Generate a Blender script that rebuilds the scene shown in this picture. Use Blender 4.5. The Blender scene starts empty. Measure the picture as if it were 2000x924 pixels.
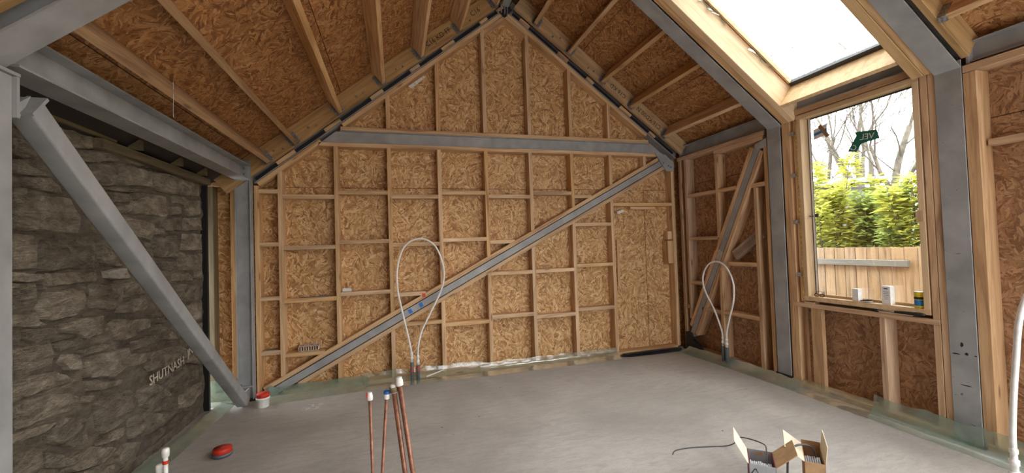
import bpy, bmesh, math, random
from mathutils import Vector, Matrix, Euler
R_ = random.Random(7)
sc = bpy.context.scene
COL = sc.collection

# ---------------------------------------------------------------- camera
def make_camera():
    yaw, pitch, roll = 0.2759, 0.025, -0.0325
    cy, sy, cp, sp, cr, sr = math.cos(yaw), math.sin(yaw), math.cos(pitch), math.sin(pitch), math.cos(roll), math.sin(roll)
    f = Vector((sy*cp, cy*cp, sp)); r = Vector((cy, -sy, 0)); u = r.cross(f)
    rr = cr*r + sr*u; uu = -sr*r + cr*u
    m = Matrix((rr, uu, -f)).transposed().to_4x4(); m.translation = Vector((0, 0, 1.566))
    cd = bpy.data.cameras.new('camera'); cd.sensor_width = 36; cd.lens = 806.38/2000*36; cd.clip_start = .05; cd.clip_end = 300
    o = bpy.data.objects.new('camera', cd); COL.objects.link(o); o.matrix_world = m; sc.camera = o
make_camera()

# ---------------------------------------------------------------- world: bright overcast sky with thin cloud
W = bpy.data.worlds.new('overcast_sky'); sc.world = W; W.use_nodes = True
nt = W.node_tree; nt.nodes.clear()
wo = nt.nodes.new('ShaderNodeOutputWorld'); bg = nt.nodes.new('ShaderNodeBackground')
tc = nt.nodes.new('ShaderNodeTexCoord'); no = nt.nodes.new('ShaderNodeTexNoise'); rp = nt.nodes.new('ShaderNodeValToRGB')
no.inputs['Scale'].default_value = 2.2; no.inputs['Detail'].default_value = 5
rp.color_ramp.elements[0].position = .35; rp.color_ramp.elements[0].color = (.86, .93, 1.0, 1)
rp.color_ramp.elements[1].position = .6; rp.color_ramp.elements[1].color = (1, .985, .955, 1)
nt.links.new(tc.outputs['Generated'], no.inputs['Vector']); nt.links.new(no.outputs['Fac'], rp.inputs['Fac'])
nt.links.new(rp.outputs['Color'], bg.inputs['Color'])
# standard overcast distribution: zenith three times as bright as the horizon
sx = nt.nodes.new('ShaderNodeSeparateXYZ'); nt.links.new(tc.outputs['Generated'], sx.inputs[0])
mx = nt.nodes.new('ShaderNodeMath'); mx.operation = 'MAXIMUM'; mx.inputs[1].default_value = 0; nt.links.new(sx.outputs[2], mx.inputs[0])
SKY_HORIZON = 1.5
ma = nt.nodes.new('ShaderNodeMath'); ma.operation = 'MULTIPLY_ADD'; ma.inputs[1].default_value = 2*SKY_HORIZON; ma.inputs[2].default_value = SKY_HORIZON
nt.links.new(mx.outputs[0], ma.inputs[0]); nt.links.new(ma.outputs[0], bg.inputs['Strength'])
nt.links.new(bg.outputs['Background'], wo.inputs['Surface'])
W.cycles.sampling_method = 'MANUAL'; W.cycles.sample_map_resolution = 256

sc.view_settings.view_transform = 'Standard'; sc.view_settings.look = 'None'
sc.view_settings.exposure = 1.88; sc.view_settings.gamma = 1; sc.view_settings.use_curve_mapping = False
sc.cycles.max_bounces = 10; sc.cycles.diffuse_bounces = 6; sc.cycles.glossy_bounces = 3; sc.cycles.transparent_max_bounces = 16
sc.cycles.use_denoising = True; sc.cycles.caustics_reflective = False; sc.cycles.caustics_refractive = False
sc.cycles.sample_clamp_indirect = 6

# ---------------------------------------------------------------- materials
def lin(c):
    return tuple(((v/255+.055)/1.055)**2.4 if v/255 > .04045 else v/255/12.92 for v in c[:3]) + (1,)
class NT:
    def __init__(s, name):
        s.m = bpy.data.materials.new(name); s.m.use_nodes = True; s.t = s.m.node_tree
        s.b = s.t.nodes['Principled BSDF']; s.out = s.t.nodes['Material Output']
    def n(s, typ, ins=None, **kw):
        x = s.t.nodes.new('ShaderNode'+typ)
        for k, v in kw.items(): setattr(x, k, v)
        for k, v in (ins or {}).items():
            if hasattr(v, 'default_value') or isinstance(v, bpy.types.NodeSocket): s.t.links.new(v, x.inputs[k])
            else: x.inputs[k].default_value = v
        return x
    def l(s, a, b): s.t.links.new(a, b)
    def ramp(s, fac, stops):
        x = s.n('ValToRGB'); s.l(fac, x.inputs['Fac']); e = x.color_ramp.elements
        while len(e) < len(stops): e.new(.5)
        for i, (p, c) in enumerate(stops): e[i].position = p; e[i].color = lin(c)
        return x.outputs['Color']
    def mix(s, fac, a, b, bt='MIX'):
        x = s.n('Mix', data_type='RGBA', blend_type=bt)
        for sock, v in ((x.inputs[0], fac), (x.inputs[6], a), (x.inputs[7], b)):
            if isinstance(v, bpy.types.NodeSocket): s.l(v, sock)
            else: sock.default_value = v
        return x.outputs[2]
    def math(s, op, a, b=0.0):
        x = s.n('Math', operation=op)
        for i, v in enumerate((a, b)):
            if isinstance(v, bpy.types.NodeSocket): s.l(v, x.inputs[i])
            else: x.inputs[i].default_value = v
        return x.outputs[0]
    def coords(s, rand=True):
        tc = s.n('TexCoord')
        if not rand: return tc.outputs['Object']
        oi = s.n('ObjectInfo'); cx = s.n('CombineXYZ', {'X': s.math('MULTIPLY', oi.outputs['Random'], 53.), 'Y': s.math('MULTIPLY', oi.outputs['Random'], 31.7), 'Z': s.math('MULTIPLY', oi.outputs['Random'], 17.3)})
        return s.n('VectorMath', {0: tc.outputs['Object'], 1: cx.outputs[0]}, operation='ADD').outputs[0]
    def rnd(s): return s.n('ObjectInfo').outputs['Random']
    def scaled(s, v, sx, sy, sz):
        return s.n('Mapping', {'Vector': v, 'Scale': (sx, sy, sz)}).outputs[0]
    def noise(s, v, sc_, det=4, dist=0., rough=.5):
        return s.n('TexNoise', {'Vector': v, 'Scale': sc_, 'Detail': det, 'Distortion': dist, 'Roughness': rough}).outputs['Fac']
    def bump(s, h, st, d=.01):
        x = s.n('Bump', {'Height': h, 'Strength': st, 'Distance': d}); s.l(x.outputs[0], s.b.inputs['Normal'])
    def fin(s, col, rough=.6, metal=0., spec=.5):
        for k, v in (('Base Color', col), ('Roughness', rough), ('Metallic', metal), ('Specular IOR Level', spec)):
            if isinstance(v, bpy.types.NodeSocket): s.l(v, s.b.inputs[k])
            else: s.b.inputs[k].default_value = v
        return s.m

def plain(name, c, rough=.6, metal=0., var=.06, scale=30):
    s = NT(name); v = s.coords(); n = s.noise(v, scale, 4)
    a = tuple(max(0, x*(1-var*1.6)) for x in c); b = tuple(min(255, x*(1+var)) for x in c)
    return s.fin(s.ramp(n, [(.3, a), (.7, b)]), rough, metal)

def wood(name, dark, mid, light, knot=1.0, stain=None):
    s = NT(name); v = s.coords()
    w = s.noise(s.scaled(v, 1.6, 22, 22), 1., 5, .8)
    fine = s.noise(s.scaled(v, 5, 170, 170), 1., 3)
    c = s.ramp(w, [(.28, dark), (.48, mid), (.72, light)])
    c = s.mix(s.math('MULTIPLY', s.math('SUBTRACT', fine, .45), .9), c, lin(dark))
    kn = s.n('TexVoronoi', {'Vector': s.scaled(v, 2.6, 11, 11), 'Scale': 1.}, feature='F1')
    ring = s.ramp(kn.outputs['Distance'], [(.0, (255, 255, 255)), (.09, (235, 235, 235)), (.17, (60, 60, 60)), (.26, (0, 0, 0))])
    sel = s.math('GREATER_THAN', s.n('SeparateColor', {0: kn.outputs['Color']}).outputs[0], .45)
    c = s.mix(s.math('MULTIPLY', s.math('MULTIPLY', s.n('RGBToBW', {0: ring}).outputs[0], sel), .75*knot), c, lin((104, 62, 34)))
    if stain:
        st = s.noise(v, 3.0, 5, .5); c = s.mix(s.ramp(st, [(.5, (0, 0, 0)), (.68, (200, 200, 200))]), c, lin(stain))
    r = s.rnd(); hs = s.n('HueSaturation', {'Color': c, 'Value': s.math('ADD', s.math('MULTIPLY', r, .26), .86), 'Saturation': s.math('ADD', s.math('MULTIPLY', s.math('FRACT', s.math('MULTIPLY', r, 7.3)), .2), .80)})
    s.bump(s.math('ADD', w, fine), .25, .002)
    return s.fin(hs.outputs[0], .68)

def osb(name, cols, contrast=1.):
    s = NT(name); v0 = s.coords()
    nz = s.n('TexNoise', {'Vector': v0, 'Scale': 9., 'Detail': 2.})
    off = s.n('VectorMath', {0: nz.outputs['Color'], 1: (-.5, -.5, -.5)}, operation='ADD').outputs[0]
    v = s.n('VectorMath', {0: off, 1: (.05, .05, 0), 2: v0}, operation='MULTIPLY_ADD').outputs[0]
    def layer(k, cell, fx, fy):
        vv = s.n('Mapping', {'Vector': v, 'Location': (k*3.1, k*5.7, 0)}).outputs[0]
        A = s.n('TexVoronoi', {'Vector': vv, 'Scale': cell}, voronoi_dimensions='2D')
        ar = s.n('SeparateColor', {0: A.outputs['Color']})
        ang = s.math('ADD', s.math('MULTIPLY', s.math('SUBTRACT', ar.outputs[0], .5), 2.9), 0)
        rot = s.n('VectorRotate', {'Vector': vv, 'Angle': ang}, rotation_type='Z_AXIS').outputs[0]
        rs = s.scaled(rot, fx, fy, 1)
        B = s.n('TexVoronoi', {'Vector': rs, 'Scale': 1.}, voronoi_dimensions='2D')
        bc = s.n('SeparateColor', {0: B.outputs['Color']})
        return bc, B.outputs['Distance']
    a, da = layer(1, 8, 9, 52); b, db = layer(2, 6, 8, 33); c_, dc = layer(3, 13, 16, 90)
    m1 = s.math('GREATER_THAN', b.outputs[1], .55); m2 = s.math('GREATER_THAN', c_.outputs[1], .62)
    def mixf(f, x, y): return s.math('ADD', s.math('MULTIPLY', x, s.math('SUBTRACT', 1., f)), s.math('MULTIPLY', y, f))
    val = mixf(m2, mixf(m1, a.outputs[0], b.outputs[0]), c_.outputs[0]); d = mixf(m2, mixf(m1, da, db), dc)
    grain = s.noise(v, 160., 2)
    val = s.math('ADD', s.math('MULTIPLY', val, .86), s.math('MULTIPLY', s.math('SUBTRACT', grain, .4), .4))
    c = s.ramp(val, [(.0, cols[0]), (.22, cols[1]), (.62, cols[2]), (1., cols[3])])
    c = s.mix(s.math('MULTIPLY', s.ramp(d, [(.48, (0, 0, 0)), (.8, (255, 255, 255))]), .35), c, lin(cols[0]))
    sp = s.noise(v, 75., 2); c = s.mix(s.math('MULTIPLY', s.ramp(sp, [(.62, (0, 0, 0)), (.70, (255, 255, 255))]), .55), c, lin(tuple(x*.5 for x in cols[0])))
    big = s.noise(v0, 1.6, 3); c = s.mix(s.math('MULTIPLY', big, .30), c, lin(cols[1]))
    s.bump(val, .3, .003)
    return s.fin(c, .62)

def steel(name, c, marks=0.):
    s = NT(name); v = s.coords(False); n = s.noise(v, 5., 6, .3); f = s.noise(v, 220., 2)
    col = s.ramp(n, [(.3, tuple(x*.88 for x in c)), (.7, tuple(min(255, x*1.07) for x in c))])
    col = s.mix(s.math('MULTIPLY', f, .25), col, lin(tuple(x*.8 for x in c)))
    if marks:
        k = s.noise(s.scaled(v, 5, 5, 16), 1.6, 3, 1.2)
        col = s.mix(s.ramp(k, [(.68, (0, 0, 0)), (.72, (210, 210, 210))]), col, lin((50, 46, 44)))
    s.bump(f, .15, .001)
    return s.fin(col, .5, 0., .4)

M = {}
M['timber'] = wood('sawn_pine', (164, 122, 78), (206, 164, 112), (228, 192, 144))
M['timber_left'] = wood('amber_treated_pine', (142, 98, 52), (176, 130, 74), (196, 152, 96))
M['timber_dull'] = wood('greenish_treated_timber', (84, 72, 48), (112, 98, 66), (132, 116, 80))
M['timber_old'] = wood('weathered_plank', (112, 92, 74), (150, 128, 108), (176, 156, 136), 1., (96, 84, 72))
M['timber_stained'] = wood('framing_pine_knotty', (156, 116, 78), (198, 158, 114), (220, 184, 140), 1.)
M['ply'] = wood('ledger_timber', (140, 108, 66), (176, 138, 88), (196, 160, 110), .5)
M['window_pine'] = wood('planed_window_pine', (196, 158, 108), (214, 178, 128), (226, 194, 148), .25)
M['fence_wood'] = wood('fence_board', (112, 90, 62), (142, 117, 84), (160, 135, 101), .8)
M['fence_rail'] = wood('grey_fence_rail', (80, 80, 73), (98, 98, 90), (114, 112, 102), .3)
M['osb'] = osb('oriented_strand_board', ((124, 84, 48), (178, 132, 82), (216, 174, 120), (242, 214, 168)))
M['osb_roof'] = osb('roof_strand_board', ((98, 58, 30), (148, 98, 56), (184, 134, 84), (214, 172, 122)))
M['osb_right'] = osb('wall_strand_board', ((112, 78, 54), (150, 110, 78), (182, 142, 106), (206, 168, 130)))
M['steel'] = steel('grey_primed_steel', (160, 161, 161))
M['steel_mark'] = steel('grey_primed_steel_marked', (160, 161, 161), 1.)
M['steel_dark'] = steel('dark_steel_and_shade', (40, 40, 42))  # dark base plates, and the shade painted in at the ridge splice
M['bolt'] = plain('zinc_bolt', (150, 150, 148), .35, .8)
M['galv'] = plain('galvanised_strap', (150, 150, 150), .4, .7, .2, 60)
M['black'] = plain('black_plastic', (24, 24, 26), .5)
M['white'] = plain('white_plastic', (232, 232, 228), .4, 0, .03)
M['white_card'] = plain('white_card', (232, 232, 230), .6, 0, .03)
M['red'] = plain('red_plastic', (196, 52, 34), .45)
M['blue'] = plain('blue_tape', (40, 110, 190), .5)
M['grey_sleeve'] = plain('grey_rubber_sleeve', (92, 98, 104), .6)
M['copper'] = plain('copper_pipe_metal', (150, 104, 84), .42, .35, .12, 40)
M['card'] = plain('brown_cardboard', (176, 142, 104), .8, 0, .05, 20)
M['card_light'] = plain('pale_cardboard', (226, 214, 188), .8, 0, .03, 20)
M['card_grey'] = plain('grey_printed_card', (150, 152, 154), .6, 0, .03, 20)
M['maroon'] = plain('maroon_print', (120, 40, 44), .6)
M['cable'] = plain('grey_cable', (196, 200, 206), .45)
M['cable_dark'] = plain('dark_grey_cable', (92, 92, 96), .45)
M['ink'] = plain('black_stamp_ink', (56, 40, 28), .8)
M['ink_black'] = plain('black_print', (30, 30, 32), .8)
M['chalk'] = plain('white_chalk', (206, 198, 180), .9)
M['brick_grey'] = plain('pinkish_clay_brick', (206, 182, 164), .85, 0, .1)
M['brick_mark'] = plain('dry_mortar_mark', (196, 192, 186), .9, 0, .15)
M['soil'] = plain('garden_soil', (96, 88, 66), .9, 0, .2, 8)
M['bark'] = plain('tree_bark', (104, 97, 86), .9, 0, .2, 6)
M['twig'] = plain('grey_twig', (92, 85, 76), .9)
M['shed'] = plain('grey_shed_boards', (84, 84, 84), .8, 0, .1, 4)
M['roof_grey'] = plain('pale_roof_felt', (120, 124, 128), .8)
M['foam'] = plain('yellow_expanding_foam', (222, 184, 112), .8, 0, .15, 50)
M['yellow'] = plain('yellow_tin_print', (212, 190, 40), .5)
M['green_sticker'] = plain('green_tape_print', (12, 108, 88), .5)
M['sticker_pale'] = plain('pale_sticker', (214, 208, 200), .6)
M['sticker_brown'] = plain('brown_tape', (140, 108, 84), .6)
M['blue_stripe'] = plain('blue_print', (30, 120, 180), .5)
M['gasket'] = plain('dark_window_gasket', (60, 62, 64), .6)
M['alu'] = plain('silver_tape', (186, 188, 190), .35, .6)
M['paper'] = plain('white_paper', (224, 220, 212), .7)

def mk_concrete():
    s = NT('power_floated_concrete'); v = s.coords(False)
    a = s.noise(v, 1.1, 6, .6); b = s.noise(s.scaled(v, 2.5, 9, 1), 2., 5, 1.); f = s.noise(v, 90., 3)
    c = s.ramp(a, [(.3, (160, 156, 150)), (.52, (180, 176, 169)), (.72, (194, 190, 183))])
    c = s.mix(s.ramp(b, [(.42, (0, 0, 0)), (.72, (190, 190, 190))]), c, lin((154, 149, 142)))
    c = s.mix(s.math('MULTIPLY', s.math('SUBTRACT', f, .35), .5), c, lin((130, 126, 120)))
    md = s.noise(s.scaled(v, 10, 22, 1), 1.6, 7, 1.2, .68); c = s.mix(s.ramp(md, [(.5, (0, 0, 0)), (.7, (130, 130, 130))]), c, lin((118, 113, 106))); c = s.mix(s.ramp(md, [(.3, (110, 110, 110)), (.45, (0, 0, 0))]), c, lin((206, 202, 195)))
    sp = s.n('TexVoronoi', {'Vector': v, 'Scale': 7.}); sel = s.math('GREATER_THAN', s.n('SeparateColor', {0: sp.outputs['Color']}).outputs[1], .72)
    c = s.mix(s.math('MULTIPLY', s.math('LESS_THAN', sp.outputs['Distance'], .055), sel), c, lin((74, 70, 66)))
    s.bump(s.math('ADD', b, s.math('MULTIPLY', f, .4)), .25, .004)
    return s.fin(c, .66)
M['concrete'] = mk_concrete()

def mk_stone(name, cols, bs=1.):
    s = NT(name); v = s.coords(); vw = s.coords(False)
    a = s.noise(s.scaled(v, 1, 1, 2.2), 7., 8, .8, .62); f = s.noise(s.scaled(v, 1, 1.3, 3.5), 26., 6, .8, .65); g = s.noise(v, 3., 3)
    c = s.ramp(a, [(.3, cols[0]), (.5, cols[1]), (.68, cols[2])])
    c = s.mix(s.ramp(f, [(.46, (0, 0, 0)), (.66, (150, 150, 150))]), c, lin(cols[2]))
    c = s.mix(s.ramp(f, [(.30, (190, 190, 190)), (.42, (0, 0, 0))]), c, lin(tuple(x*.5 for x in cols[0])))
    hs = s.n('HueSaturation', {'Color': c, 'Value': s.math('ADD', s.math('MULTIPLY', s.rnd(), .5), .76), 'Saturation': .9})
    s.bump(s.math('ADD', s.math('MULTIPLY', a, 1.6), f), .9*bs, .02)
    return s.fin(hs.outputs[0], .9, 0., .2)
M['stone'] = mk_stone('rubble_stone', ((104, 93, 77), (150, 138, 119), (190, 178, 156)), 1.5)
M['stone_pale'] = mk_stone('pale_broken_stone', ((140, 132, 118), (176, 168, 154), (196, 188, 174)))
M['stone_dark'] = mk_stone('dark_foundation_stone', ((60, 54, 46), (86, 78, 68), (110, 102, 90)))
M['mortar'] = mk_stone('lime_mortar', ((88, 79, 66), (120, 109, 92), (146, 135, 116)), 1.)

def glassy(name, tint, refl=.08, rough=.02, alpha=.0, dcol=None):
    s = NT(name); s.t.nodes.remove(s.b)
    tr = s.n('BsdfTransparent', {'Color': tint}); gl = s.n('BsdfGlossy', {'Color': (1, 1, 1, 1), 'Roughness': rough})
    fr = s.n('Fresnel', {'IOR': 1.45})
    m1 = s.n('MixShader', {0: s.math('ADD', s.math('MULTIPLY', fr.outputs[0], .8), refl*.2), 1: tr.outputs[0], 2: gl.outputs[0]})
    last = m1
    if alpha:
        df = s.n('BsdfDiffuse', {'Color': dcol}); tl = s.n('BsdfTranslucent', {'Color': dcol}); dm = s.n('MixShader', {0: .4, 1: df.outputs[0], 2: tl.outputs[0]})
        nz = s.noise(s.coords(False), 6., 4, 1.)
        last = s.n('MixShader', {0: s.math('MULTIPLY', nz, alpha*2), 1: m1.outputs[0], 2: dm.outputs[0]})
    s.l(last.outputs[0], s.out.inputs['Surface']); return s.m
M['glass'] = glassy('window_glass', (.97, .985, .98, 1))
M['film'] = glassy('clear_green_membrane', (.86, .92, .88, 1), .4, .18, .26, lin((176, 196, 180)))
M['film_dense'] = glassy('dense_green_membrane', (.80, .88, .83, 1), .3, .3, .42, lin((150, 176, 160)))

def mk_leaf(name, c1, c2):
    s = NT(name); c = s.ramp(s.noise(s.coords(False), 5., 4), [(.3, c1), (.7, c2)]); s.t.nodes.remove(s.b)
    df = s.n('BsdfDiffuse', {'Color': c}); tl = s.n('BsdfTranslucent', {'Color': c}); m = s.n('MixShader', {0: .45, 1: df.outputs[0], 2: tl.outputs[0]})
    s.l(m.outputs[0], s.out.inputs['Surface']); return s.m
M['leaf'] = mk_leaf('lime_leaf', (134, 144, 58), (190, 188, 98))
M['leaf2'] = mk_leaf('green_leaf', (106, 126, 66), (156, 168, 96))

# ---------------------------------------------------------------- geometry helpers
WM = {}
def put(o, parent, mat4=None, kind=None):
    COL.objects.link(o); m = mat4 or Matrix.Identity(4)
    if parent is not None:
        o.parent = parent; o.matrix_local = WM[parent.name].inverted() @ m
    else: o.matrix_world = m
    WM[o.name] = m
    if kind: o['kind'] = kind
    return o
def thing(name, label, cat, loc=(0, 0, 0), group=None):
    o = bpy.data.objects.new(name, None); o.empty_display_size = .1
    put(o, None, Matrix.Translation(Vector(loc))); tag(o, label, cat, group); return o
def tag(o, label=None, cat=None, group=None):
    if label: o['label'] = label
    if cat: o['category'] = cat
    if group: o['group'] = group
    return o
class MB:
    def __init__(s): s.v = []; s.f = []
    def add(s, vs, fs):
        k = len(s.v); s.v += [Vector(v) for v in vs]; s.f += [tuple(i+k for i in f) for f in fs]; return s
    def box(s, lo, hi, c=0.):
        x0, y0, z0 = lo; x1, y1, z1 = hi
        return s.add([(x0, y0, z0), (x1, y0, z0), (x1, y1, z0), (x0, y1, z0), (x0, y0, z1), (x1, y0, z1), (x1, y1, z1), (x0, y1, z1)],
                     [(0, 3, 2, 1), (4, 5, 6, 7), (0, 1, 5, 4), (1, 2, 6, 5), (2, 3, 7, 6), (3, 0, 4, 7)])
    def obox(s, o, a, b, c):
        o, a, b, c = map(Vector, (o, a, b, c))
        return s.add([o, o+a, o+a+b, o+b, o+c, o+a+c, o+a+b+c, o+b+c], [(0, 3, 2, 1), (4, 5, 6, 7), (0, 1, 5, 4), (1, 2, 6, 5), (2, 3, 7, 6), (3, 0, 4, 7)])
    def prism(s, pts, d):
        n = len(pts); d = Vector(d); P = [Vector(p) for p in pts]
        return s.add(P+[p+d for p in P], [tuple(reversed(range(n))), tuple(range(n, 2*n))]+[(i, (i+1) % n, n+(i+1) % n, n+i) for i in range(n)])
    def tube(s, pts, r, seg=8, cap=True):
        P = [Vector(p) for p in pts]; n = len(P); rs = r if isinstance(r, (list, tuple)) else [r]*n
        up = None; k = len(s.v)
        for i in range(n):
            d = (P[min(i+1, n-1)]-P[max(i-1, 0)]).normalized()
            if up is None: up = Vector((0, 0, 1)) if abs(d.z) < .9 else Vector((1, 0, 0))
            a = (up - d*up.dot(d)).normalized(); up = a; b = d.cross(a)
            for j in range(seg):
                t = 2*math.pi*j/seg; s.v.append(P[i]+(a*math.cos(t)+b*math.sin(t))*rs[i])
        for i in range(n-1):
            for j in range(seg):
                j2 = (j+1) % seg; s.f.append((k+i*seg+j, k+i*seg+j2, k+(i+1)*seg+j2, k+(i+1)*seg+j))
        if cap: s.f.append(tuple(k+j for j in reversed(range(seg)))); s.f.append(tuple(k+(n-1)*seg+j for j in range(seg)))
        return s
    def lathe(s, o, prof, seg=20):
        o = Vector(o); return s.tube([o+Vector((0, 0, z)) for r, z in prof], [max(r, .0005) for r, z in prof], seg)
    def mesh(s, name):
        me = bpy.data.meshes.new(name); me.from_pydata([tuple(v) for v in s.v], [], s.f)
        bm = bmesh.new(); bm.from_mesh(me); bmesh.ops.recalc_face_normals(bm, faces=bm.faces); bm.to_mesh(me); bm.free(); me.update(); return me
def obj(name, mb, mat, parent=None, smooth=False, kind=None, label=None, origin=None):
    if origin is not None:
        origin = Vector(origin); mb.v = [v-origin for v in mb.v]
    me = mb.mesh(name); me.materials.append(M[mat] if isinstance(mat, str) else mat)
    if smooth:
        for p in me.polygons: p.use_smooth = True
    o = bpy.data.objects.new(name, me); put(o, parent, Matrix.Translation(origin) if origin is not None else None, kind)
    if label: o['label'] = label
    return o
MESH = {}
def board_mesh(L, w, t, mat):
    key = (round(L, 3), round(w, 3), round(t, 3), mat)
    if key in MESH: return MESH[key]
    c = min(w, t)*.06; h, g = w/2, t/2
    prof = [(-h+c, -g), (h-c, -g), (h, -g+c), (h, g-c), (h-c, g), (-h+c, g), (-h, g-c), (-h, -g+c)]
    mb = MB().prism([(0, y, z) for y, z in prof], (L, 0, 0)); me = mb.mesh('board'); me.materials.append(M[mat]); MESH[key] = me; return me
def board(name, a, b, w, t, wdir, mat, parent=None, label=None, kind=None):
    """length axis a->b, width w along wdir, thickness t across"""
    a, b, wdir = Vector(a), Vector(b), Vector(wdir); x = (b-a).normalized(); y = (wdir - x*wdir.dot(x)).normalized(); z = x.cross(y)
    m = Matrix((x, y, z)).transposed().to_4x4(); m.translation = a
    o = bpy.data.objects.new(name, board_mesh((b-a).length, w, t, mat)); put(o, parent, m, kind)
    if label: o['label'] = label
    return o
def bb(name, lo, hi, mat, parent=None, label=None, kind=None):
    """axis-aligned timber, grain along its longest side"""
    lo, hi = Vector(lo), Vector(hi); d = hi-lo; ax = max(range(3), key=lambda i: d[i]); o1 = [i for i in range(3) if i != ax]
    if d[o1[0]] < d[o1[1]]: o1.reverse()
    c = (lo+hi)/2; a = c.copy(); b = c.copy(); a[ax] = lo[ax]; b[ax] = hi[ax]; w = Vector((0, 0, 0)); w[o1[0]] = 1
    return board(name, a, b, d[o1[0]], d[o1[1]], w, mat, parent, label, kind)
def text(name, body, size, m4, mat, parent, ext=.0004):
    cu = bpy.data.curves.new(name, 'FONT'); cu.body = body; cu.size = size; cu.extrude = ext; cu.resolution_u = 2; cu.align_x = 'CENTER'; cu.align_y = 'CENTER'
    t = bpy.data.objects.new('tmp', cu); COL.objects.link(t); dg = bpy.context.evaluated_depsgraph_get()
    me = bpy.data.meshes.new_from_object(t.evaluated_get(dg)); bpy.data.objects.remove(t); bpy.data.curves.remove(cu)
    me.materials.clear(); me.materials.append(M[mat]); me.name = name
    o = bpy.data.objects.new(name, me); return put(o, parent, m4)
def frame_mat(x, y, o):
    x = Vector(x).normalized(); y = Vector(y); y = (y-x*x.dot(y)).normalized(); z = x.cross(y)
    m = Matrix((x, y, z)).transposed().to_4x4(); m.translation = Vector(o); return m
def noise1(x, s=0.):
    return math.sin(x*3.1+s)*.5+math.sin(x*7.7+s*2.3)*.3+math.sin(x*17.3+s*1.7)*.2
def smooth_path(P, n=8):
    P = [Vector(p) for p in P]; out = []
    for i in range(len(P)-1):
        p0, p1, p2, p3 = P[max(i-1, 0)], P[i], P[i+1], P[min(i+2, len(P)-1)]
        for k in range(n):
            t = k/n; out.append(.5*((2*p1)+(-p0+p2)*t+(2*p0-5*p1+4*p2-p3)*t*t+(-p0+3*p1-3*p2+p3)*t**3))
    out.append(P[-1]); return out

# ================================================================ setting
RX, RZ = 1.466, 4.72
cL, sL, cR, sR = .7846, .6200, .8010, .5986
def Lp(s, off, y): return Vector((RX - s*cL - off*sL, y, RZ - s*sL + off*cL))
def Rp(s, off, y): return Vector((RX + s*cR + off*sR, y, RZ - s*sR + off*cR))
def rl(x, off=0): return RZ - (RX-x)*.7902 + off/cL
def rr(x, off=0): return RZ - (x-RX)*.7473 + off/cR
def roofz(x, off=0): return min(rl(x, off), rr(x, off))
DY = 5.189   # room face of the gable studs
XS = 4.05    # room face of the right-hand studs
F2 = (3.47, 3.63); F3 = (1.99, 2.145)

# floor
obj('floor', MB().box((-1.98, -2.8, -.15), (4.25, 5.36, 0)), 'concrete', kind='structure')
obj('ground', MB().box((4.25, -25, -.3), (60, 60, -.12)), 'soil', kind='structure')

def clip(poly, a, b, c):   # keep a*x+b*z<=c
    out = []
    for i in range(len(poly)):
        p, q = poly[i], poly[(i+1) % len(poly)]; dp, dq = a*p[0]+b*p[1]-c, a*q[0]+b*q[1]-c
        if dp <= 0: out.append(p)
        if dp*dq < 0: t = dp/(dp-dq); out.append((p[0]+(q[0]-p[0])*t, p[1]+(q[1]-p[1])*t))
    return out
def under_roof(poly, off):
    # z <= rl(x), z <= rr(x)
    k1 = RZ + off/cL - RX*.7902; k2 = RZ + off/cR + RX*.7473
    poly = clip(poly, -.7902, 1, k1); return clip(poly, .7473, 1, k2) if len(poly) > 2 else poly

# the rest of the room, behind the camera: rear wall with an added doorway sized to let light in, roof and side walls carried through
YB = -2.6
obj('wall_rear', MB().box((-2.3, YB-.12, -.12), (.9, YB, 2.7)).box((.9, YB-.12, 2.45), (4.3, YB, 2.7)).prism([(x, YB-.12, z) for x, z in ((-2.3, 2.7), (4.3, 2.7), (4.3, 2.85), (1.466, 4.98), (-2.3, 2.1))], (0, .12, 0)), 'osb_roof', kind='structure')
# ---- gable wall
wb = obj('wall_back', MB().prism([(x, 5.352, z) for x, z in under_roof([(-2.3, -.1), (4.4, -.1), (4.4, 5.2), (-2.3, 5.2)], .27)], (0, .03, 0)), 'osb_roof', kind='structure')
g = .0035
def gable_panel(x0, x1, z0, z1):
    p = under_roof([(x0+g, z0+g), (x1-g, z0+g), (x1-g, z1-g), (x0+g, z1-g)], .22)
    if len(p) > 2:
        cx = sum(a for a, b in p)/len(p); cz = sum(b for a, b in p)/len(p)
        # local frame: x along world z (long side of the sheet), y along world x
        mb = MB().prism([(z-cz, x-cx, 0) for x, z in p], (0, 0, .018))
        me = mb.mesh('osb_panel'); me.materials.append(M['osb']); o = bpy.data.objects.new('osb_panel', me)
        m = Matrix(((0, 1, 0, cx), (0, 0, 1, 5.329), (1, 0, 0, cz), (0, 0, 0, 1))); put(o, wb, m)
for a, b in ((-2.1, -1.245), (-1.245, -.05), (-.05, 1.154), (1.154, 2.356), (2.356, 3.55), (3.55, 4.25)): gable_panel(a, b, .0, 2.342)
for a, b in ((-2.1, -.649), (-.649, .555), (.555, 1.759), (1.759, 2.947), (2.947, 4.25)): gable_panel(a, b, 2.342, 4.9)
SX = [-1.243, -.649, -.05, .555, 1.154, 1.759, 2.356, 2.947]
tS = .048
zc = lambda x: .038+(x+1.35)*.5228
def stud(x, z0, z1, par=wb, mat='timber', y0=DY, y1=5.327, w=tS, name='stud'):
    if z1-z0 > .05: bb(name, (x-w/2, y0+R_.uniform(0, .003), z0), (x+w/2, y1, z1), mat, par)
for i, x in enumerate(SX):
    top = 2.812 if x > -.8 else rl(x, -.045)
    stud(x, zc(x)+.107, top)
    if zc(x)-.107 > .12: stud(x, .052, zc(x)-.107)
    if x > -.3: stud(x, 3.052, roofz(x, -.045))
stud(3.5, zc(3.5)+.1, 2.812)
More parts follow.
